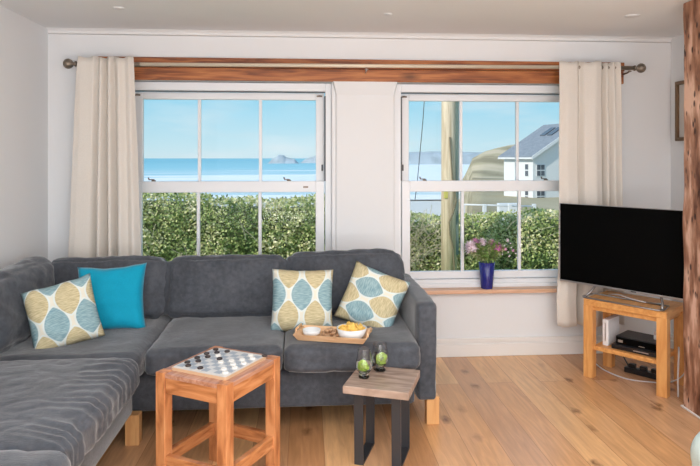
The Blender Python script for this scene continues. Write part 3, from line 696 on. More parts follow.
bm = bmesh.new(); lathe(bm, [(0, 0), (.03, 0), (.045, .012), (.047, .03), (.044, .03), (.042, .014), (.028, .004), (0, .004)], 32)
tag(obj('dip_dish', bm, M['porcelain'], None, True, tl(-.118, .005, .0065)), 'small empty white dish at the left end of the bamboo tray', 'dish')
random.seed(8)
def crisp_bm():
    bm = bmesh.new(); bmesh.ops.create_grid(bm, x_segments=6, y_segments=6, size=.017)
    for v in bm.verts: v.co.z = (v.co.x**2-v.co.y**2)*22; v.co *= 1-.2*(abs(v.co.x*v.co.y)/.017**2)
    r_ = bmesh.ops.solidify(bm, geom=bm.faces[:], thickness=.0025); return bm
c0 = None
spots = [(0, 0, .063)]
for ring, (n_, rr, zz) in enumerate(((12, .052, .046), (9, .038, .056), (5, .02, .063))):
    for k in range(n_): a = 2*math.pi*k/n_+ring; spots.append((rr*math.cos(a), rr*math.sin(a), zz+random.uniform(-.003, .004)))
bp_ = tl(.095, .004, .0065)
for x, y, z in spots:
    if not c0: c0 = o = obj('crisp', crisp_bm(), M['crisp'], None, True)
    else: o = c0.copy(); col.objects.link(o)
    o.location = (bp_[0]+x, bp_[1]+y, bp_[2]+z); o.rotation_euler = (random.uniform(-.7, .7), random.uniform(-.7, .7), random.uniform(0, 6))
    tag(o, 'golden crisp heaped in the white bowl on the tray', 'crisp', 'crisps in the white bowl')
n0 = None
for k in range(34):
    if not n0:
        bm = bmesh.new(); bmesh.ops.create_icosphere(bm, subdivisions=2, radius=.0085)
        for v in bm.verts: v.co.x *= 1.55*(1-.25*math.exp(-(v.co.x/.003)**2)); v.co += Vector((0, 0, nf(v.co.x, v.co.y, v.co.z, 200)*.001))
        n0 = o = obj('nut', bm, M['nut'], None, True)
    else: o = n0.copy(); col.objects.link(o)
    lay = 0 if k < 18 else 1 if k < 28 else 2
    o.location = tl(-.018+random.uniform(-.042, .042)*(1-.3*lay), .004+random.uniform(-.045, .045)*(1-.3*lay), .015+.013*lay); o.rotation_euler = (random.uniform(-.3, .3), random.uniform(-.4, .4), random.uniform(0, 6))
    tag(o, 'brown shelled nut in the loose pile between dish and bowl on the tray', 'nut', 'nuts piled on the tray')

# ================================================================== VASE AND FLOWERS
vx, vy, vz = 1.273, 4.198, .48
bm = bmesh.new(); lathe(bm, [(0, 0), (.038, 0), (.041, .004), (.0565, .186), (.0545, .187), (.0395, .008), (0, .006)], 36)
tag(obj('vase', bm, M['vase'], None, True, (vx, vy, vz)), 'cobalt blue flared vase of flowers on the right window sill', 'vase')
def leaf_into(bm, base, dr, L_, W_, up=Vector((0, 0, 1))):
    dr = dr.normalized(); sd = dr.cross(up); sd = sd.normalized() if sd.length > .05 else Vector((1, 0, 0)); nn = sd.cross(dr)
    p = [base, base+dr*L_*.35+sd*W_+nn*W_*.3, base+dr*L_-nn*L_*.1, base+dr*L_*.35-sd*W_+nn*W_*.3, base+dr*L_*.45]
    v = [bm.verts.new(x) for x in p]
    bm.faces.new((v[0], v[1], v[4])); bm.faces.new((v[1], v[2], v[4])); bm.faces.new((v[2], v[3], v[4])); bm.faces.new((v[3], v[0], v[4]))
def bloom_bm(r, n_, seed):
    random.seed(seed); bm = bmesh.new()
    for k in range(n_):
        z = 1-1.5*(k+.5)/n_; a = k*2.39996; q = math.sqrt(max(0, 1-z*z)); dr = Vector((q*math.cos(a), q*math.sin(a), z))
        leaf_into(bm, dr*r*.45, dr+Vector((0, 0, .25)), r*.6, r*.22)
    c = bmesh.ops.create_icosphere(bm, subdivisions=2, radius=r*.55); return bm
stems = [  # label, material, head offset, radius
    ('large pale pink bloom leaning left out of the blue vase', 'palepink', (-.112, -.015, .285), .062, 'big'),
    ('bright magenta bloom on the right side of the blue vase', 'magenta', (.068, -.02, .285), .046, 'big'),
    ('pale pink bloom at the top middle of the bouquet in the blue vase', 'palepink', (-.03, .005, .318), .042, 'big'),
    ('small pink bloom just left of the magenta one in the blue vase', 'pink', (.035, .01, .315), .034, 'big'),
    ('small pink bloom low behind the large pale one in the blue vase', 'pink', (-.075, .02, .32), .036, 'big'),
    ('pale pink flower bud highest on the right of the bouquet', 'palepink', (.150, 0, .335), .018, 'bud'),
    ('drooping mauve spray reaching right of the blue vase', 'pink', (.185, -.01, .265), .016, 'bud'),
    ('short pink bud spray right of the magenta bloom', 'pink', (.130, -.01, .275), .018, 'bud')]
for k, (lab, mt, off, r, kd) in enumerate(stems):
    f = thing('cut_flower', lab, 'flower', (vx, vy, vz), 0, 'flowers in the blue vase')
    a0 = Vector((off[0]*.12, off[1]*.1, .03+.006*k)); 
    a1 = Vector((off[0]*.35, off[1]*.3, .2)); a2 = Vector(off)
    obj('stem', tube(bmesh.new(), [a0, a1, a1.lerp(a2, .6)+Vector((0, 0, .01)), a2], .0022, 6), M['leaf'], f, True)
    obj('bloom', bloom_bm(r, 60 if kd == 'big' else 22, k), M[mt], f, True, off, (off[1], off[0]*3, 0))
    if kd == 'bud':
        for q in range(3):
            random.seed(k*9+q); obj('bud', bloom_bm(.009, 10, q), M['palepink'], f, True, (off[0]+random.uniform(-.03, .03), off[1], off[2]-.02-.015*q))
for k in range(11):
    random.seed(100+k); a = k*.7; dx = -.12+.024*k
    f = thing('leafy_sprig', 'green leafy sprig filling the bouquet in the blue vase', 'foliage', (vx, vy, vz), 0, 'leafy sprigs in the blue vase')
    tip = Vector((dx*1.05, random.uniform(-.04, .01), .275+.05*math.cos(dx*14)+random.uniform(-.02, .02))); a1 = Vector((dx*.35, 0, .19)); a0 = Vector((dx*.1, .003*k-.012, .03))
    pts = [a0, a1, tip]; obj('stem', tube(bmesh.new(), pts, .0016, 5), M['leaf'], f, True)
    bm = bmesh.new()
    for q in range(70):
        tt = random.uniform(.1, 1); p = a1.lerp(tip, tt); dr = Vector((random.uniform(-1, 1), random.uniform(-1, .6), random.uniform(-.3, 1)))
        leaf_into(bm, p, dr, random.uniform(.025, .05), random.uniform(.007, .013))
    obj('leaves', bm, M['leaf'] if k % 3 else M['pale_leaf'], f)

# ================================================================== TV AND STAND
sa = R(-50.8)
sd = thing('tv_stand', 'golden oak two-tier television stand standing askew in front of the right curtain', 'tv stand', (2.066, 3.684, 0), sa)
obj('table_top', box(-.250, .250, -.172, .172, .46, .50, .004), M['oak'], sd)
for sx in (-1, 1):
    for sy in (-1, 1):
        obj('leg', box(sx*.222-.030, sx*.222+.030, sy*.142-.028, sy*.142+.028, 0, .462, .003), M['oakv'], sd)
for sy in (-1, 1): obj('apron', box(-.193, .193, sy*.142-.012, sy*.142+.012, .432, .461, .002), M['oak'], sd)
for sx in (-1, 1): obj('apron', box(sx*.222-.012, sx*.222+.012, -.116, .116, .432, .461, .002), M['oak'], sd)
obj('shelf', box(-.198, .198, -.15, .15, .178, .205, .003), M['oak'], sd)
def sl(lx, ly, z): return (2.057+lx*math.cos(sa)-ly*math.sin(sa), 3.695+lx*math.sin(sa)+ly*math.cos(sa), z)

tva = R(-52.5); dx, dy = math.cos(tva), math.sin(tva)
tvc = (1.722+dx*.45-.0, 4.009+dy*.45)
tv = thing('television', 'large flat black television with a thin silver bottom edge on the oak stand', 'television', (tvc[0], tvc[1], .50), tva)
obj('back_shell', box(-.45, .45, .006, .03, .074, .594, .006), M['blackplastic'], tv)
bm = box(-.30, .30, .028, .062, .09, .36, .02, 3); obj('rear_housing', bm, M['blackplastic'], tv)
bm = bmesh.new(); bx(bm, -.4505, .4505, -.004, .008, .066, .078, .002); bx(bm, -.4505, -.446, -.003, .008, .078, .595, .001); bx(bm, .446, .4505, -.003, .008, .078, .595, .001); bx(bm, -.446, .446, -.003, .008, .591, .595, .001)
obj('bezel', bm, M['silver'], tv)
obj('screen', box(-.446, .446, -.002, .007, .0775, .5915), M['black'], tv)
obj('badge', box(.03, .062, -.0065, -.0035, .069, .075), M['blackplastic'], tv)
bm = bmesh.new()
ring = [(-.31, -.075, .006), (-.285, -.10, .006), (.285, -.10, .006), (.31, -.075, .006), (.29, .06, .006), (-.29, .06, .006), (-.31, -.075, .006)]
ring = [(x*.80, y*.95, z) for x, y, z in ring]
tube(bm, ring, .0055, 8, False)
for s in (-1, 1): tube(bm, [(s*.235, -.055, .006), (s*.22, -.01, .035), (s*.20, .012, .080)], .008, 8)
obj('stand_foot', bm, plain('dull_steel_foot', (.30, .28, .27), .4, .8), tv, True)
# devices on the shelf
bm = bmesh.new(); bx(bm, -.13, .13, -.095, .085, 0, .052, .005)
sb = thing('set_top_box', 'black set-top box on the shelf of the oak television stand', 'set-top box', sl(.072, -.01, .2055+.03), sa)
obj('casing', bm, M['blackplastic'], sb); obj('front_panel', box(-.126, .126, -.0975, -.0945, .006, .046, .001), M['black'], sb)
obj('display', box(-.115, -.085, -.0985, -.0972, .014, .03), M['silver'], sb); obj('indicator', box(.01, .045, -.0985, -.0972, .012, .016), M['silver'], sb)
sb = thing('disc_player', 'flat black player under the set-top box on the oak stand shelf', 'disc player', sl(.055, -.02, .2052), sa)
obj('casing', box(-.135, .13, -.10, .09, 0, .03, .004), M['blackplastic'], sb); obj('disc_slot', box(.0, .09, -.1015, -.0995, .012, .018), M['silver'], sb)
sb = thing('game_console', 'white upright games console at the left of the oak stand shelf', 'game console', sl(-.128, -.01, .2052), sa)
obj('casing', box(-.019, .019, -.085, .085, 0, .165, .004), M['whiteplastic'], sb); obj('disc_slot', box(-.004, .004, -.0865, -.0845, .03, .145), M['silver'], sb)
sb = tag(obj('paper_pile', box(-.05, .05, -.06, .05, 0, .014, .001), M['whiteplastic'], None, False, sl(.235, -.0, .2925), (0, R(-8), sa+.3)), 'white papers on the black boxes at the right end of the stand shelf', 'papers')
bpy.data.objects.remove(sb)
tag(obj('white_adapter', box(-.03, .03, -.05, .05, 0, .03, .006), M['whiteplastic'], None, False, sl(.155, .02, .288), (0, 0, sa+.35)), 'small white box lying on the black set-top box behind the front leg', 'adapter')
def cable(label, pts, m=M['cable'], r=.004, name='cable'):
    # smooth the path
    P = [Vector(p) for p in pts]; Q = []
    for i in range(len(P)-1):
        a, b_, c, d_ = P[max(0, i-1)], P[i], P[i+1], P[min(len(P)-1, i+2)]
        for k in range(8):
            t = k/8; Q.append(.5*((2*b_)+(-a+c)*t+(2*a-5*b_+4*c-d_)*t*t+(-a+3*b_-3*c+d_)*t**3))
    Q.append(P[-1]); tag(obj(name, tube(bmesh.new(), Q, r, 6), m, None, True), label, 'cable')
cable('pale cable running along the floor under the oak television stand', [sl(-.30, .12, .006), sl(-.18, .02, .005), sl(-.02, -.03, .005), sl(.10, .02, .005), sl(.20, .05, .02), sl(.29, .04, .10), sl(.30, .02, .21)])
cable('pale cable hanging down at the right end of the oak stand', [sl(.28, -.02, .27), sl(.30, -.08, .24), sl(.302, -.10, .12), sl(.305, -.105, .004)], r=.005)
cable('dark cable hanging from the wall down behind the television stand', [sl(-.20, .22, .44), sl(-.205, .225, .30), sl(-.19, .22, .15), sl(-.10, .20, .008)], M['darkcable'])
cable('pale cables looping over the top of the oak stand under the television', [sl(-.16, .03, .506), sl(-.08, -.015, .525), sl(.02, -.035, .515), sl(.10, -.02, .506), sl(.18, .02, .506)], r=.0035)
t = thing('power_strip', 'dark power strip lying on the floor behind the television stand', 'power strip', sl(.02, .12, 0), sa)
obj('casing', box(-.11, .11, -.025, .025, 0, .035, .005), M['blackplastic'], t)
for k in range(3): obj('plug', box(-.085+.07*k, -.045+.07*k, -.018, .018, .035, .06, .004), M['blackplastic'], t)
t = thing('wall_socket', 'white double wall socket behind the left leg of the television stand', 'wall socket', (1.90, YB, .30))
obj('plate', box(-.073, .073, -.011, -.001, -.043, .043, .003), M['whiteplastic'], t); obj('plug', box(-.055, -.012, -.04, -.0115, -.028, .015, .004), M['whiteplastic'], t)

# pale rounded footstool entering at the lower right
bm = cushion_bm(.62, .62, .30, .10, .02, seed=40)
t = thing('footstool', 'pale aqua rounded footstool cut off by the lower right corner', 'footstool', (1.785, 1.98, 0))
o = obj('upholstered_top', bm, M['footstool'], t, True, (0, 0, .215))
for sx in (-1, 1):
    for sy in (-1, 1): obj('leg', box(sx*.2-.02, sx*.2+.02, sy*.2-.02, sy*.2+.02, 0, .12, .004), M['legwood'], t)
# ================================================================== OUTSIDE
K = lambda px: at(px, 158, 1.0).x
def interp(pts, x):
    if x <= pts[0][0]: return pts[0][1]
    for (a, b_), (c, d_) in zip(pts, pts[1:]):
        if x <= c: t = (x-a)/(c-a); t = t*t*(3-2*t); return b_+(d_-b_)*t
    return pts[-1][1]
hillk = [(K(455), -30), (K(466), -13), (K(474), 2.0), (K(484), 6), (K(496), 9.3), (K(508), 11.5), (K(525), 12.5), (K(560), 14), (K(700), 25), (2.2, 45)]
def sstep(a, b_, x): t = max(0, min(1, (x-a)/(b_-a))); return t*t*(3-2*t)
def ground(X, Y):
    k = X/max(Y, 1)
    low = -.5 if Y < 12 else -.5-24.7*sstep(12, 85, Y)-.002*max(0, Y-85)
    hi = -.5-1.3*sstep(11, 22, Y)-.0205*max(0, Y-20)
    rt = sstep(K(455), K(468), k) if Y > 12 else 0
    h = low*(1-rt)+hi*rt
    if Y > 230:
        top = interp(hillk, k); u = sstep(250, 450, Y); dn = 1-sstep(520, 800, Y)
        hh = h+(top-h)*u; h = (hh if k > K(457) else h)*dn+h*(1-dn) if k > K(457) else h
        if dn < 1 and k > K(457): h = hh*dn+(-40)*(1-dn)
    if Y > 20: h += nf(X, Y, 0, .03)*.5*min(1, Y/200)*(3 if k > K(457) and Y > 230 else .6)
    return h
bm = bmesh.new(); NY, NK = 90, 150; rows = []
for j in range(NY+1):
    Y = 4.5*(900/4.5)**(j/NY); rows.append([bm.verts.new((Y*(-1.3+3.2*i/NK), Y, ground(Y*(-1.3+3.2*i/NK), Y))) for i in range(NK+1)])
for j in range(NY):
    for i in range(NK): bm.faces.new((rows[j][i], rows[j][i+1], rows[j+1][i+1], rows[j+1][i]))
m, t_, b = mat('coastal_ground'); N = t_.nodes; L = t_.links
ge = N.new('ShaderNodeNewGeometry'); sp_ = N.new('ShaderNodeSeparateXYZ'); L.new(ge.outputs['Position'], sp_.inputs[0])
n = N.new('ShaderNodeTexNoise'); n.inputs['Scale'].default_value = 1; n.inputs['Detail'].default_value = 8; gm_ = N.new('ShaderNodeMapping'); gm_.inputs['Scale'].default_value = (.05, .008, .16); L.new(ge.outputs['Position'], gm_.inputs[0]); L.new(gm_.outputs[0], n.inputs[0])
r = N.new('ShaderNodeValToRGB'); e = r.color_ramp.elements; e[0].position = .38; e[0].color = (.30, .25, .16, 1); e[1].position = .62; e[1].color = (.60, .49, .34, 1)
x = e.new(.5); x.color = (.44, .37, .24, 1); L.new(n.outputs[0], r.inputs[0])
k1 = N.new('ShaderNodeMapRange'); k1.inputs[1].default_value = -20; k1.inputs[2].default_value = -23; L.new(sp_.outputs['Z'], k1.inputs[0])
x1 = N.new('ShaderNodeMixRGB'); L.new(k1.outputs[0], x1.inputs[0]); L.new(r.outputs[0], x1.inputs[1]); x1.inputs[2].default_value = (.66, .65, .62, 1)
k2 = N.new('ShaderNodeMapRange'); k2.inputs[1].default_value = 14; k2.inputs[2].default_value = 11; L.new(sp_.outputs['Y'], k2.inputs[0])
x2 = N.new('ShaderNodeMixRGB'); L.new(k2.outputs[0], x2.inputs[0]); L.new(x1.outputs[0], x2.inputs[1]); x2.inputs[2].default_value = (.16, .28, .06, 1)
L.new(x2.outputs[0], b.inputs['Base Color']); b.inputs['Roughness'].default_value = .95; b.inputs['Specular IOR Level'].default_value = .1
tag(obj('coastal_ground', bm, m, None, True), kind='structure')
# sea
m, t_, b = mat('sea_water'); N = t_.nodes; L = t_.links
ge = N.new('ShaderNodeNewGeometry'); sp_ = N.new('ShaderNodeSeparateXYZ'); L.new(ge.outputs['Position'], sp_.inputs[0])
r = N.new('ShaderNodeValToRGB'); e = r.color_ramp.elements
lg = N.new('ShaderNodeMapRange'); lg.inputs[1].default_value = 400; lg.inputs[2].default_value = 4000; L.new(sp_.outputs['Y'], lg.inputs[0]); L.new(lg.outputs[0], r.inputs[0])
e[0].position = 0; e[0].color = (.55, .68, .70, 1); e[1].position = 1; e[1].color = (.24, .52, .60, 1); x = e.new(.12); x.color = (.42, .64, .68, 1); x = e.new(.4); x.color = (.30, .58, .65, 1)
mp = N.new('ShaderNodeMapping'); mp.inputs['Scale'].default_value = (.0025, .014, 1); L.new(ge.outputs['Position'], mp.inputs[0])
n = N.new('ShaderNodeTexNoise'); n.inputs['Scale'].default_value = 1; n.inputs['Detail'].default_value = 6; n.inputs['Distortion'].default_value = .5; L.new(mp.outputs[0], n.inputs[0])
mxx = N.new('ShaderNodeMath'); mxx.operation = 'MAXIMUM'; mxx.inputs[1].default_value = 0; L.new(sp_.outputs['X'], mxx.inputs[0])
dd_ = N.new('ShaderNodeMath'); dd_.operation = 'MULTIPLY_ADD'; dd_.inputs[1].default_value = -3.5; L.new(mxx.outputs[0], dd_.inputs[0]); L.new(sp_.outputs['Y'], dd_.inputs[2])
th = N.new('ShaderNodeMapRange'); th.inputs[1].default_value = 650; th.inputs[2].default_value = 1600; th.inputs[3].default_value = .30; th.inputs[4].default_value = .74; L.new(dd_.outputs[0], th.inputs[0])
sb_ = N.new('ShaderNodeMath'); sb_.operation = 'SUBTRACT'; L.new(n.outputs[0], sb_.inputs[0]); L.new(th.outputs[0], sb_.inputs[1])
k1 = N.new('ShaderNodeMapRange'); k1.inputs[1].default_value = 0; k1.inputs[2].default_value = .08; L.new(sb_.outputs[0], k1.inputs[0])
x1 = N.new('ShaderNodeMixRGB'); L.new(k1.outputs[0], x1.inputs[0]); L.new(r.outputs[0], x1.inputs[1]); x1.inputs[2].default_value = (.85, .87, .87, 1)
L.new(x1.outputs[0], b.inputs['Base Color']); b.inputs['Roughness'].default_value = .75; b.inputs['Specular IOR Level'].default_value = .15
bm = bmesh.new(); vs_ = [bm.verts.new(p) for p in ((-40000, 380, -25), (40000, 380, -25), (40000, 40000, -25), (-40000, 40000, -25))]; bm.faces.new(vs_)
tag(obj('sea', bm, m), kind='structure')
# islands and headland
M['rock'] = plain('haze_tinted_rock', (.42, .47, .50), .9, var=.2, bscale=.02)  # distance haze is painted into this pale blue-grey rock colour
def landform(name, label, Y, prof, depth, base=-26):
    bm = bmesh.new(); NX = 60; x0, x1 = prof[0][0], prof[-1][0]; rows = []
    for j in range(9):
        v = j/8*2-1; rr = []
        for i in range(NX+1):
            px = x0+(x1-x0)*i/NX; X = K(px)*Y; h = interp(prof, px); hh = EYE+(158-h)/606*Y
            f = (1-v*v)**.45; rr.append(bm.verts.new((X, Y+v*depth, base+(hh-base)*f*(1+.05*nf(X, v*200, 0, .02)))))
        rows.append(rr)
    for j in range(8):
        for i in range(NX): bm.faces.new((rows[j][i], rows[j][i+1], rows[j+1][i+1], rows[j+1][i]))
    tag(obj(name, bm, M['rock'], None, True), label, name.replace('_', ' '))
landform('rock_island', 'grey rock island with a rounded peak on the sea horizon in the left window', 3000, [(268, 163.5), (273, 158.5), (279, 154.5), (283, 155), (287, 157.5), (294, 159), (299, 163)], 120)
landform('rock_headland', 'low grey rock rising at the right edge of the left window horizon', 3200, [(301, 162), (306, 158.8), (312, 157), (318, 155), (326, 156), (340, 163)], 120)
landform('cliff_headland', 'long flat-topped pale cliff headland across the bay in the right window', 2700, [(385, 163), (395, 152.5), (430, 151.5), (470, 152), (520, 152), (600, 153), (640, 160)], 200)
# hedge
def hedge_top(X): return .82-.12*sstep(-2.6, .1, X)-.25*sstep(.4, 1.2, X)+.03*math.sin(X*2.1)+.06*nf(X, 3, 0, 1.8)
m, t_, b = mat('hedge_leaves'); N = t_.nodes; L = t_.links
oi = N.new('ShaderNodeNewGeometry'); r = N.new('ShaderNodeValToRGB'); e = r.color_ramp.elements
e[0].position = 0; e[0].color = (.09, .15, .04, 1); e[1].position = .9; e[1].color = (.86, .76, .50, 1); x = e.new(.35); x.color = (.28, .36, .10, 1); x = e.new(.65); x.color = (.58, .58, .24, 1)
hn = N.new('ShaderNodeTexNoise'); hn.inputs['Scale'].default_value = 2.2; hn.inputs['Detail'].default_value = 3; L.new(oi.outputs['Position'], hn.inputs[0])
hm = N.new('ShaderNodeMath'); hm.operation = 'MULTIPLY_ADD'; hm.inputs[1].default_value = .55; L.new(oi.outputs['Random Per Island'], hm.inputs[0])
hr = N.new('ShaderNodeMapRange'); hr.inputs[1].default_value = .35; hr.inputs[2].default_value = .65; hr.inputs[3].default_value = -.05; hr.inputs[4].default_value = .5; L.new(hn.outputs[0], hr.inputs[0]); L.new(hr.outputs[0], hm.inputs[2]); L.new(hm.outputs[0], r.inputs[0]); L.new(r.outputs[0], b.inputs['Base Color']); b.inputs['Roughness'].default_value = .6
random.seed(5); bm = bmesh.new()
HY = 9.7
for k in range(36000):
    X = random.uniform(-4.2, 5.6); top = hedge_top(X)
    if random.random() < .8: z = random.uniform(-.5, top); y = HY-.35-.10*nf(X, z, 0, 2.5)-.1*random.random()+.15*(max(0, z)/top)**4
    else: z = top+random.uniform(-.05, .05); y = HY+random.uniform(-.3, .4)
    s = random.uniform(.035, .065)
    dr = Vector((random.uniform(-1, 1), random.uniform(-1, .2), random.uniform(-.6, .9)))
    nn = Vector((random.uniform(-1, 1), random.uniform(-1.2, 0), random.uniform(-.2, 1)))
    dr = dr.normalized(); sd_ = dr.cross(nn).normalized()
    p = Vector((X, y, z)); vv = [bm.verts.new(q) for q in (p, p+dr*s*.5+sd_*s*.32, p+dr*s, p+dr*s*.5-sd_*s*.32)]; bm.faces.new(vv)
hg = thing('garden_hedge', 'long leafy green hedge across the garden outside both windows', 'hedge', (0, HY, -.5))
o = obj('hedge_foliage', bm, m, hg); o.location = (0, -HY, .5)
bm = bmesh.new(); rows = []
for i in range(101):
    X = -4.3+10*i/100; tp = hedge_top(X)+.5-.10
    rows.append([bm.verts.new((X, y+.05*nf(X, y, z, 3), z)) for y, z in ((-.27, 0), (-.27, tp*.5), (-.25, tp*.9), (-.12, tp), (.25, tp), (.30, 0))])
for a, b_ in zip(rows, rows[1:]):
    for i in range(6): bm.faces.new((a[i], a[(i+1) % 6], b_[(i+1) % 6], b_[i]))
bm.faces.new(rows[0]); bm.faces.new(rows[-1][::-1])
M['twig'] = plain('hedge_twigs', (.16, .18, .075), .9, var=.4, bscale=14)
obj('hedge_core', bm, M['twig'], hg)
M['drytwig'] = plain('dry_straw_twig', (.52, .44, .32), .8)
bm = bmesh.new(); random.seed(12)
for k in range(130):
    X = random.choice((random.gauss(1.75, .22), random.gauss(1.75, .22), random.uniform(-3, 4))); z = random.uniform(-.3, .35)
    p = Vector((X, -.52, z+.5)); dr = Vector((random.uniform(-1, 1), random.uniform(-.5, .1), random.uniform(.1, 1))).normalized()
    tube(bm, [p, p+dr*.14+Vector((0, 0, .02)), p+dr*random.uniform(.2, .36)], .004, 4)
obj('dry_twigs', bm, M['drytwig'], hg)
# rough grass at the foot of the hedge
random.seed(3); bm = bmesh.new()
for k in range(9000):
    X, Y = random.uniform(-4, 5), random.uniform(8.9, 9.2); h_ = random.uniform(.05, .16); a = random.uniform(0, 6.28); dxx, dyy = math.cos(a)*.008, math.sin(a)*.008
    v = [bm.verts.new(p) for p in ((X-dxx, Y-dyy, -.5), (X+dxx, Y+dyy, -.5), (X+random.uniform(-.04, .04), Y+random.uniform(-.04, .04), -.5+h_))]; bm.faces.new(v)
M['grass'] = plain('grass_blade', (.24, .38, .08), .7)
tag(obj('long_grass', bm, M['grass']), 'strip of long green grass at the foot of the hedge', 'grass', kind='stuff')
# telegraph pole
pb = at(450, 200, 8.7)
m = wood('weathered_pole', (.52, .38, .25), (.80, .64, .47), scale=(14, 14, .8), rough=.8)
pl = thing('telegraph_pole', 'weathered wooden telegraph pole in front of the hedge outside the right window', 'telegraph pole', (pb.x-.015, 8.7, -.5))
obj('pole', tube(bmesh.new(), [(0, 0, 0), (0, 0, 1.5), (0, 0, 7)], [.118, .113, .095], 20), m, pl, True)
M['conduit'] = plain('green_grey_cable_guard', (.16, .20, .17), .6); 
obj('cable_guard', box(.075, .125, -.085, -.03, .5, 2.95, .01), M['conduit'], pl)
obj('pole_cable', tube(bmesh.new(), [(-.02, -.12, 2.2), (.02, -.125, 1.6), (.06, -.13, 1.38), (.075, -.13, 1.28), (.03, -.135, 1.12), (-.03, -.14, .98), (-.02, -.14, .82), (.03, -.135, .60), (.05, -.13, .3), (.05, -.12, 0)], .012, 8), plain('brown_cable', (.22, .17, .10), .7), pl, True)
obj('number_plate', box(-.10, -.04, -.112, -.098, 1.32, 1.46, .004), plain('yellow_plate', (.70, .58, .15), .6), pl)['label'] = 'small yellow plate'
tag(obj('stay_wire', tube(bmesh.new(), [at(427, 60, 8.9), at(423, 120, 8.95), at(417, 185, 9.0), at(415, 200, 9.02)], .006, 6), M['darkcable'], None, True), 'thin dark stay wire slanting down left of the telegraph pole', 'wire')
# railing
M['whiterail'] = plain('white_fence_paint', (.76, .76, .76), .6)
rl = thing('garden_railing', 'white horizontal railing beyond the hedge in front of the pale house', 'railing', (at(485, 205, 24).x, 24, -1.7))
x0, x1 = at(463, 200, 24).x-rl.location.x, at(534, 200, 24).x-rl.location.x; zz = at(480, 205.5, 24).z+1.7
obj('rail', tube(bmesh.new(), [(x0, 0, zz+.04), (x1, 0, zz-.05)], .035, 8), M['whiterail'], rl, True)
obj('rail', tube(bmesh.new(), [(x0, 0, zz-.35), (x1, 0, zz-.42)], .03, 8), M['whiterail'], rl, True)
for q in (0, .3, .66, 1.0): x = x0+(x1-x0)*q; obj('post', box(x-.07, x+.07, -.07, .07, -.2, zz+.05, .01), M['whiterail'], rl)
bm = box(at(499, 200, 25).x, at(521, 200, 25).x, 25, 25.3, -2.2, at(500, 203.5, 25).z, .02); tag(obj('garden_wall', bm, M['whiterail']), 'low white rendered wall left of the pale house', 'wall')
# house
hc = at(533, 158, 60); hz0 = -4.6
ha = math.atan2(1.6, 6.0)
hs = thing('house', 'white two-storey house with slate gable roof seen through the right window', 'house', (hc.x, 60, hz0), ha)
Wd, Dp, ez = 11.0, 5.2, 1.62-hz0
M['render'] = plain('white_house_render', (.78, .78, .77), .8); M['slate'] = plain('grey_slate', (.25, .27, .30), .7, var=.15, bscale=3)
M['hwin'] = plain('dark_house_window', (.10, .11, .13), .2)
pk = ez+Wd/2*math.tan(R(31))
bm = bmesh.new(); f = [bm.verts.new(p) for p in ((0, 0, -1.5), (Wd, 0, -1.5), (Wd, 0, ez), (Wd/2, 0, pk), (0, 0, ez))]; g = [bm.verts.new(p) for p in ((0, Dp, -1.5), (Wd, Dp, -1.5), (Wd, Dp, ez), (Wd/2, Dp, pk), (0, Dp, ez))]
bm.faces.new(f); bm.faces.new(g[::-1])
for i in range(5): j = (i+1) % 5; bm.faces.new((f[j], f[i], g[i], g[j]))
obj('walls', bm, M['render'], hs)
def slope(sgn):
    bm = bmesh.new(); ov = .45; tn = math.tan(R(31)); c0_ = Wd/2
    xe = c0_-sgn*(c0_+ov); ze = ez-ov*tn
    pts = [(xe, -ov, ze), (c0_, -ov, pk), (c0_, Dp+ov, pk), (xe, Dp+ov, ze)]
    a = [bm.verts.new(p) for p in pts]; b_ = [bm.verts.new((p[0], p[1], p[2]+.22)) for p in pts]
    bm.faces.new(a[::-1]); bm.faces.new(b_)
    for i in range(4): j = (i+1) % 4; bm.faces.new((a[i], a[j], b_[j], b_[i]))
    bmesh.ops.recalc_face_normals(bm, faces=bm.faces[:]); return bm
for s in (1, -1): obj('roof_slope', slope(s), M['slate'], hs)
bm = bmesh.new()
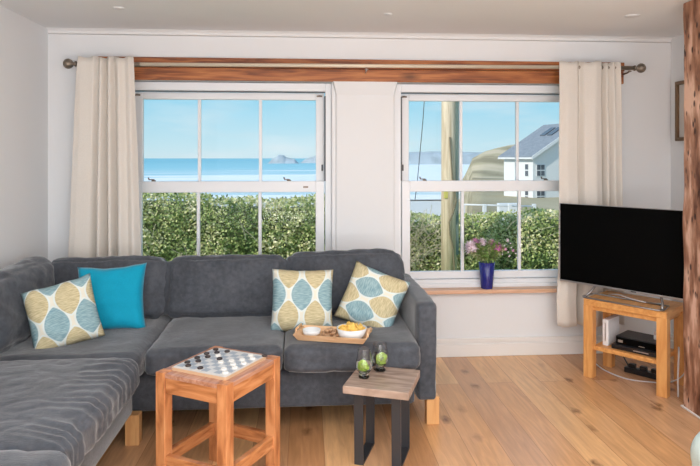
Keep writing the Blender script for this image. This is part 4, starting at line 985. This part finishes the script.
for s in (1, -1):
    tn = math.tan(R(31)); c0_ = Wd/2; xe = c0_-s*(c0_+.45); ze = ez-.45*tn
    v = [bm.verts.new(p) for p in ((xe, -.5, ze-.12), (c0_, -.5, pk-.12), (c0_, -.5, pk+.24), (xe, -.5, ze+.24), (xe, -.44, ze-.12), (c0_, -.44, pk-.12), (c0_, -.44, pk+.24), (xe, -.44, ze+.24))]
    for q in ((0, 1, 2, 3), (7, 6, 5, 4), (0, 4, 5, 1), (3, 2, 6, 7), (0, 3, 7, 4), (1, 5, 6, 2)): bm.faces.new([v[i] for i in q])
obj('barge_board', bm, M['whiterail'], hs); obj('gutter', box(-.5, -.36, -.45, Dp+.45, ez-.34, ez-.16, .02), M['whiterail'], hs)
def hwin(face, u, z, w_, h_):
    bm = bmesh.new(); fr = bmesh.new()
    if face == 'f': bx(fr, u-.07, u+w_+.07, -.05, .01, z-.07, z+h_+.07); bx(bm, u, u+w_/2-.04, -.07, -.04, z, z+h_*.45); bx(bm, u+w_/2+.04, u+w_, -.07, -.04, z, z+h_*.45); bx(bm, u, u+w_/2-.04, -.07, -.04, z+h_*.55, z+h_); bx(bm, u+w_/2+.04, u+w_, -.07, -.04, z+h_*.55, z+h_)
    else: bx(fr, -.05, .01, u-.07, u+w_+.07, z-.07, z+h_+.07); bx(bm, -.07, -.04, u, u+w_, z, z+h_*.45); bx(bm, -.07, -.04, u, u+w_, z+h_*.55, z+h_)
    p = obj('window', fr, M['whiterail'], hs); obj('window_glass', bm, M['hwin'], p)
for z in (4.2, 1.55): hwin('f', .45, z, .9, 1.1); hwin('l', .75, z-.05, .5, 1.2); hwin('f', 3.4, z, .9, 1.1)
bm = bmesh.new()
for u in (1.2, 2.4):
    tn = math.tan(R(31))
    x0_, x1_ = 3.2, 4.6; y0_ = u; y1_ = u+.8
    zf = lambda x: ez+x*tn+.24
    v = [bm.verts.new(p) for p in ((x0_, y0_, zf(x0_)), (x1_, y0_, zf(x1_)), (x1_, y1_, zf(x1_)), (x0_, y1_, zf(x0_)))]; w2 = [bm.verts.new(q.co+Vector((0, 0, .1))) for q in v]
    bm.faces.new(w2)
    for i in range(4): j = (i+1) % 4; bm.faces.new((v[i], v[j], w2[j], w2[i]))
obj('skylight', bm, M['hwin'], hs)
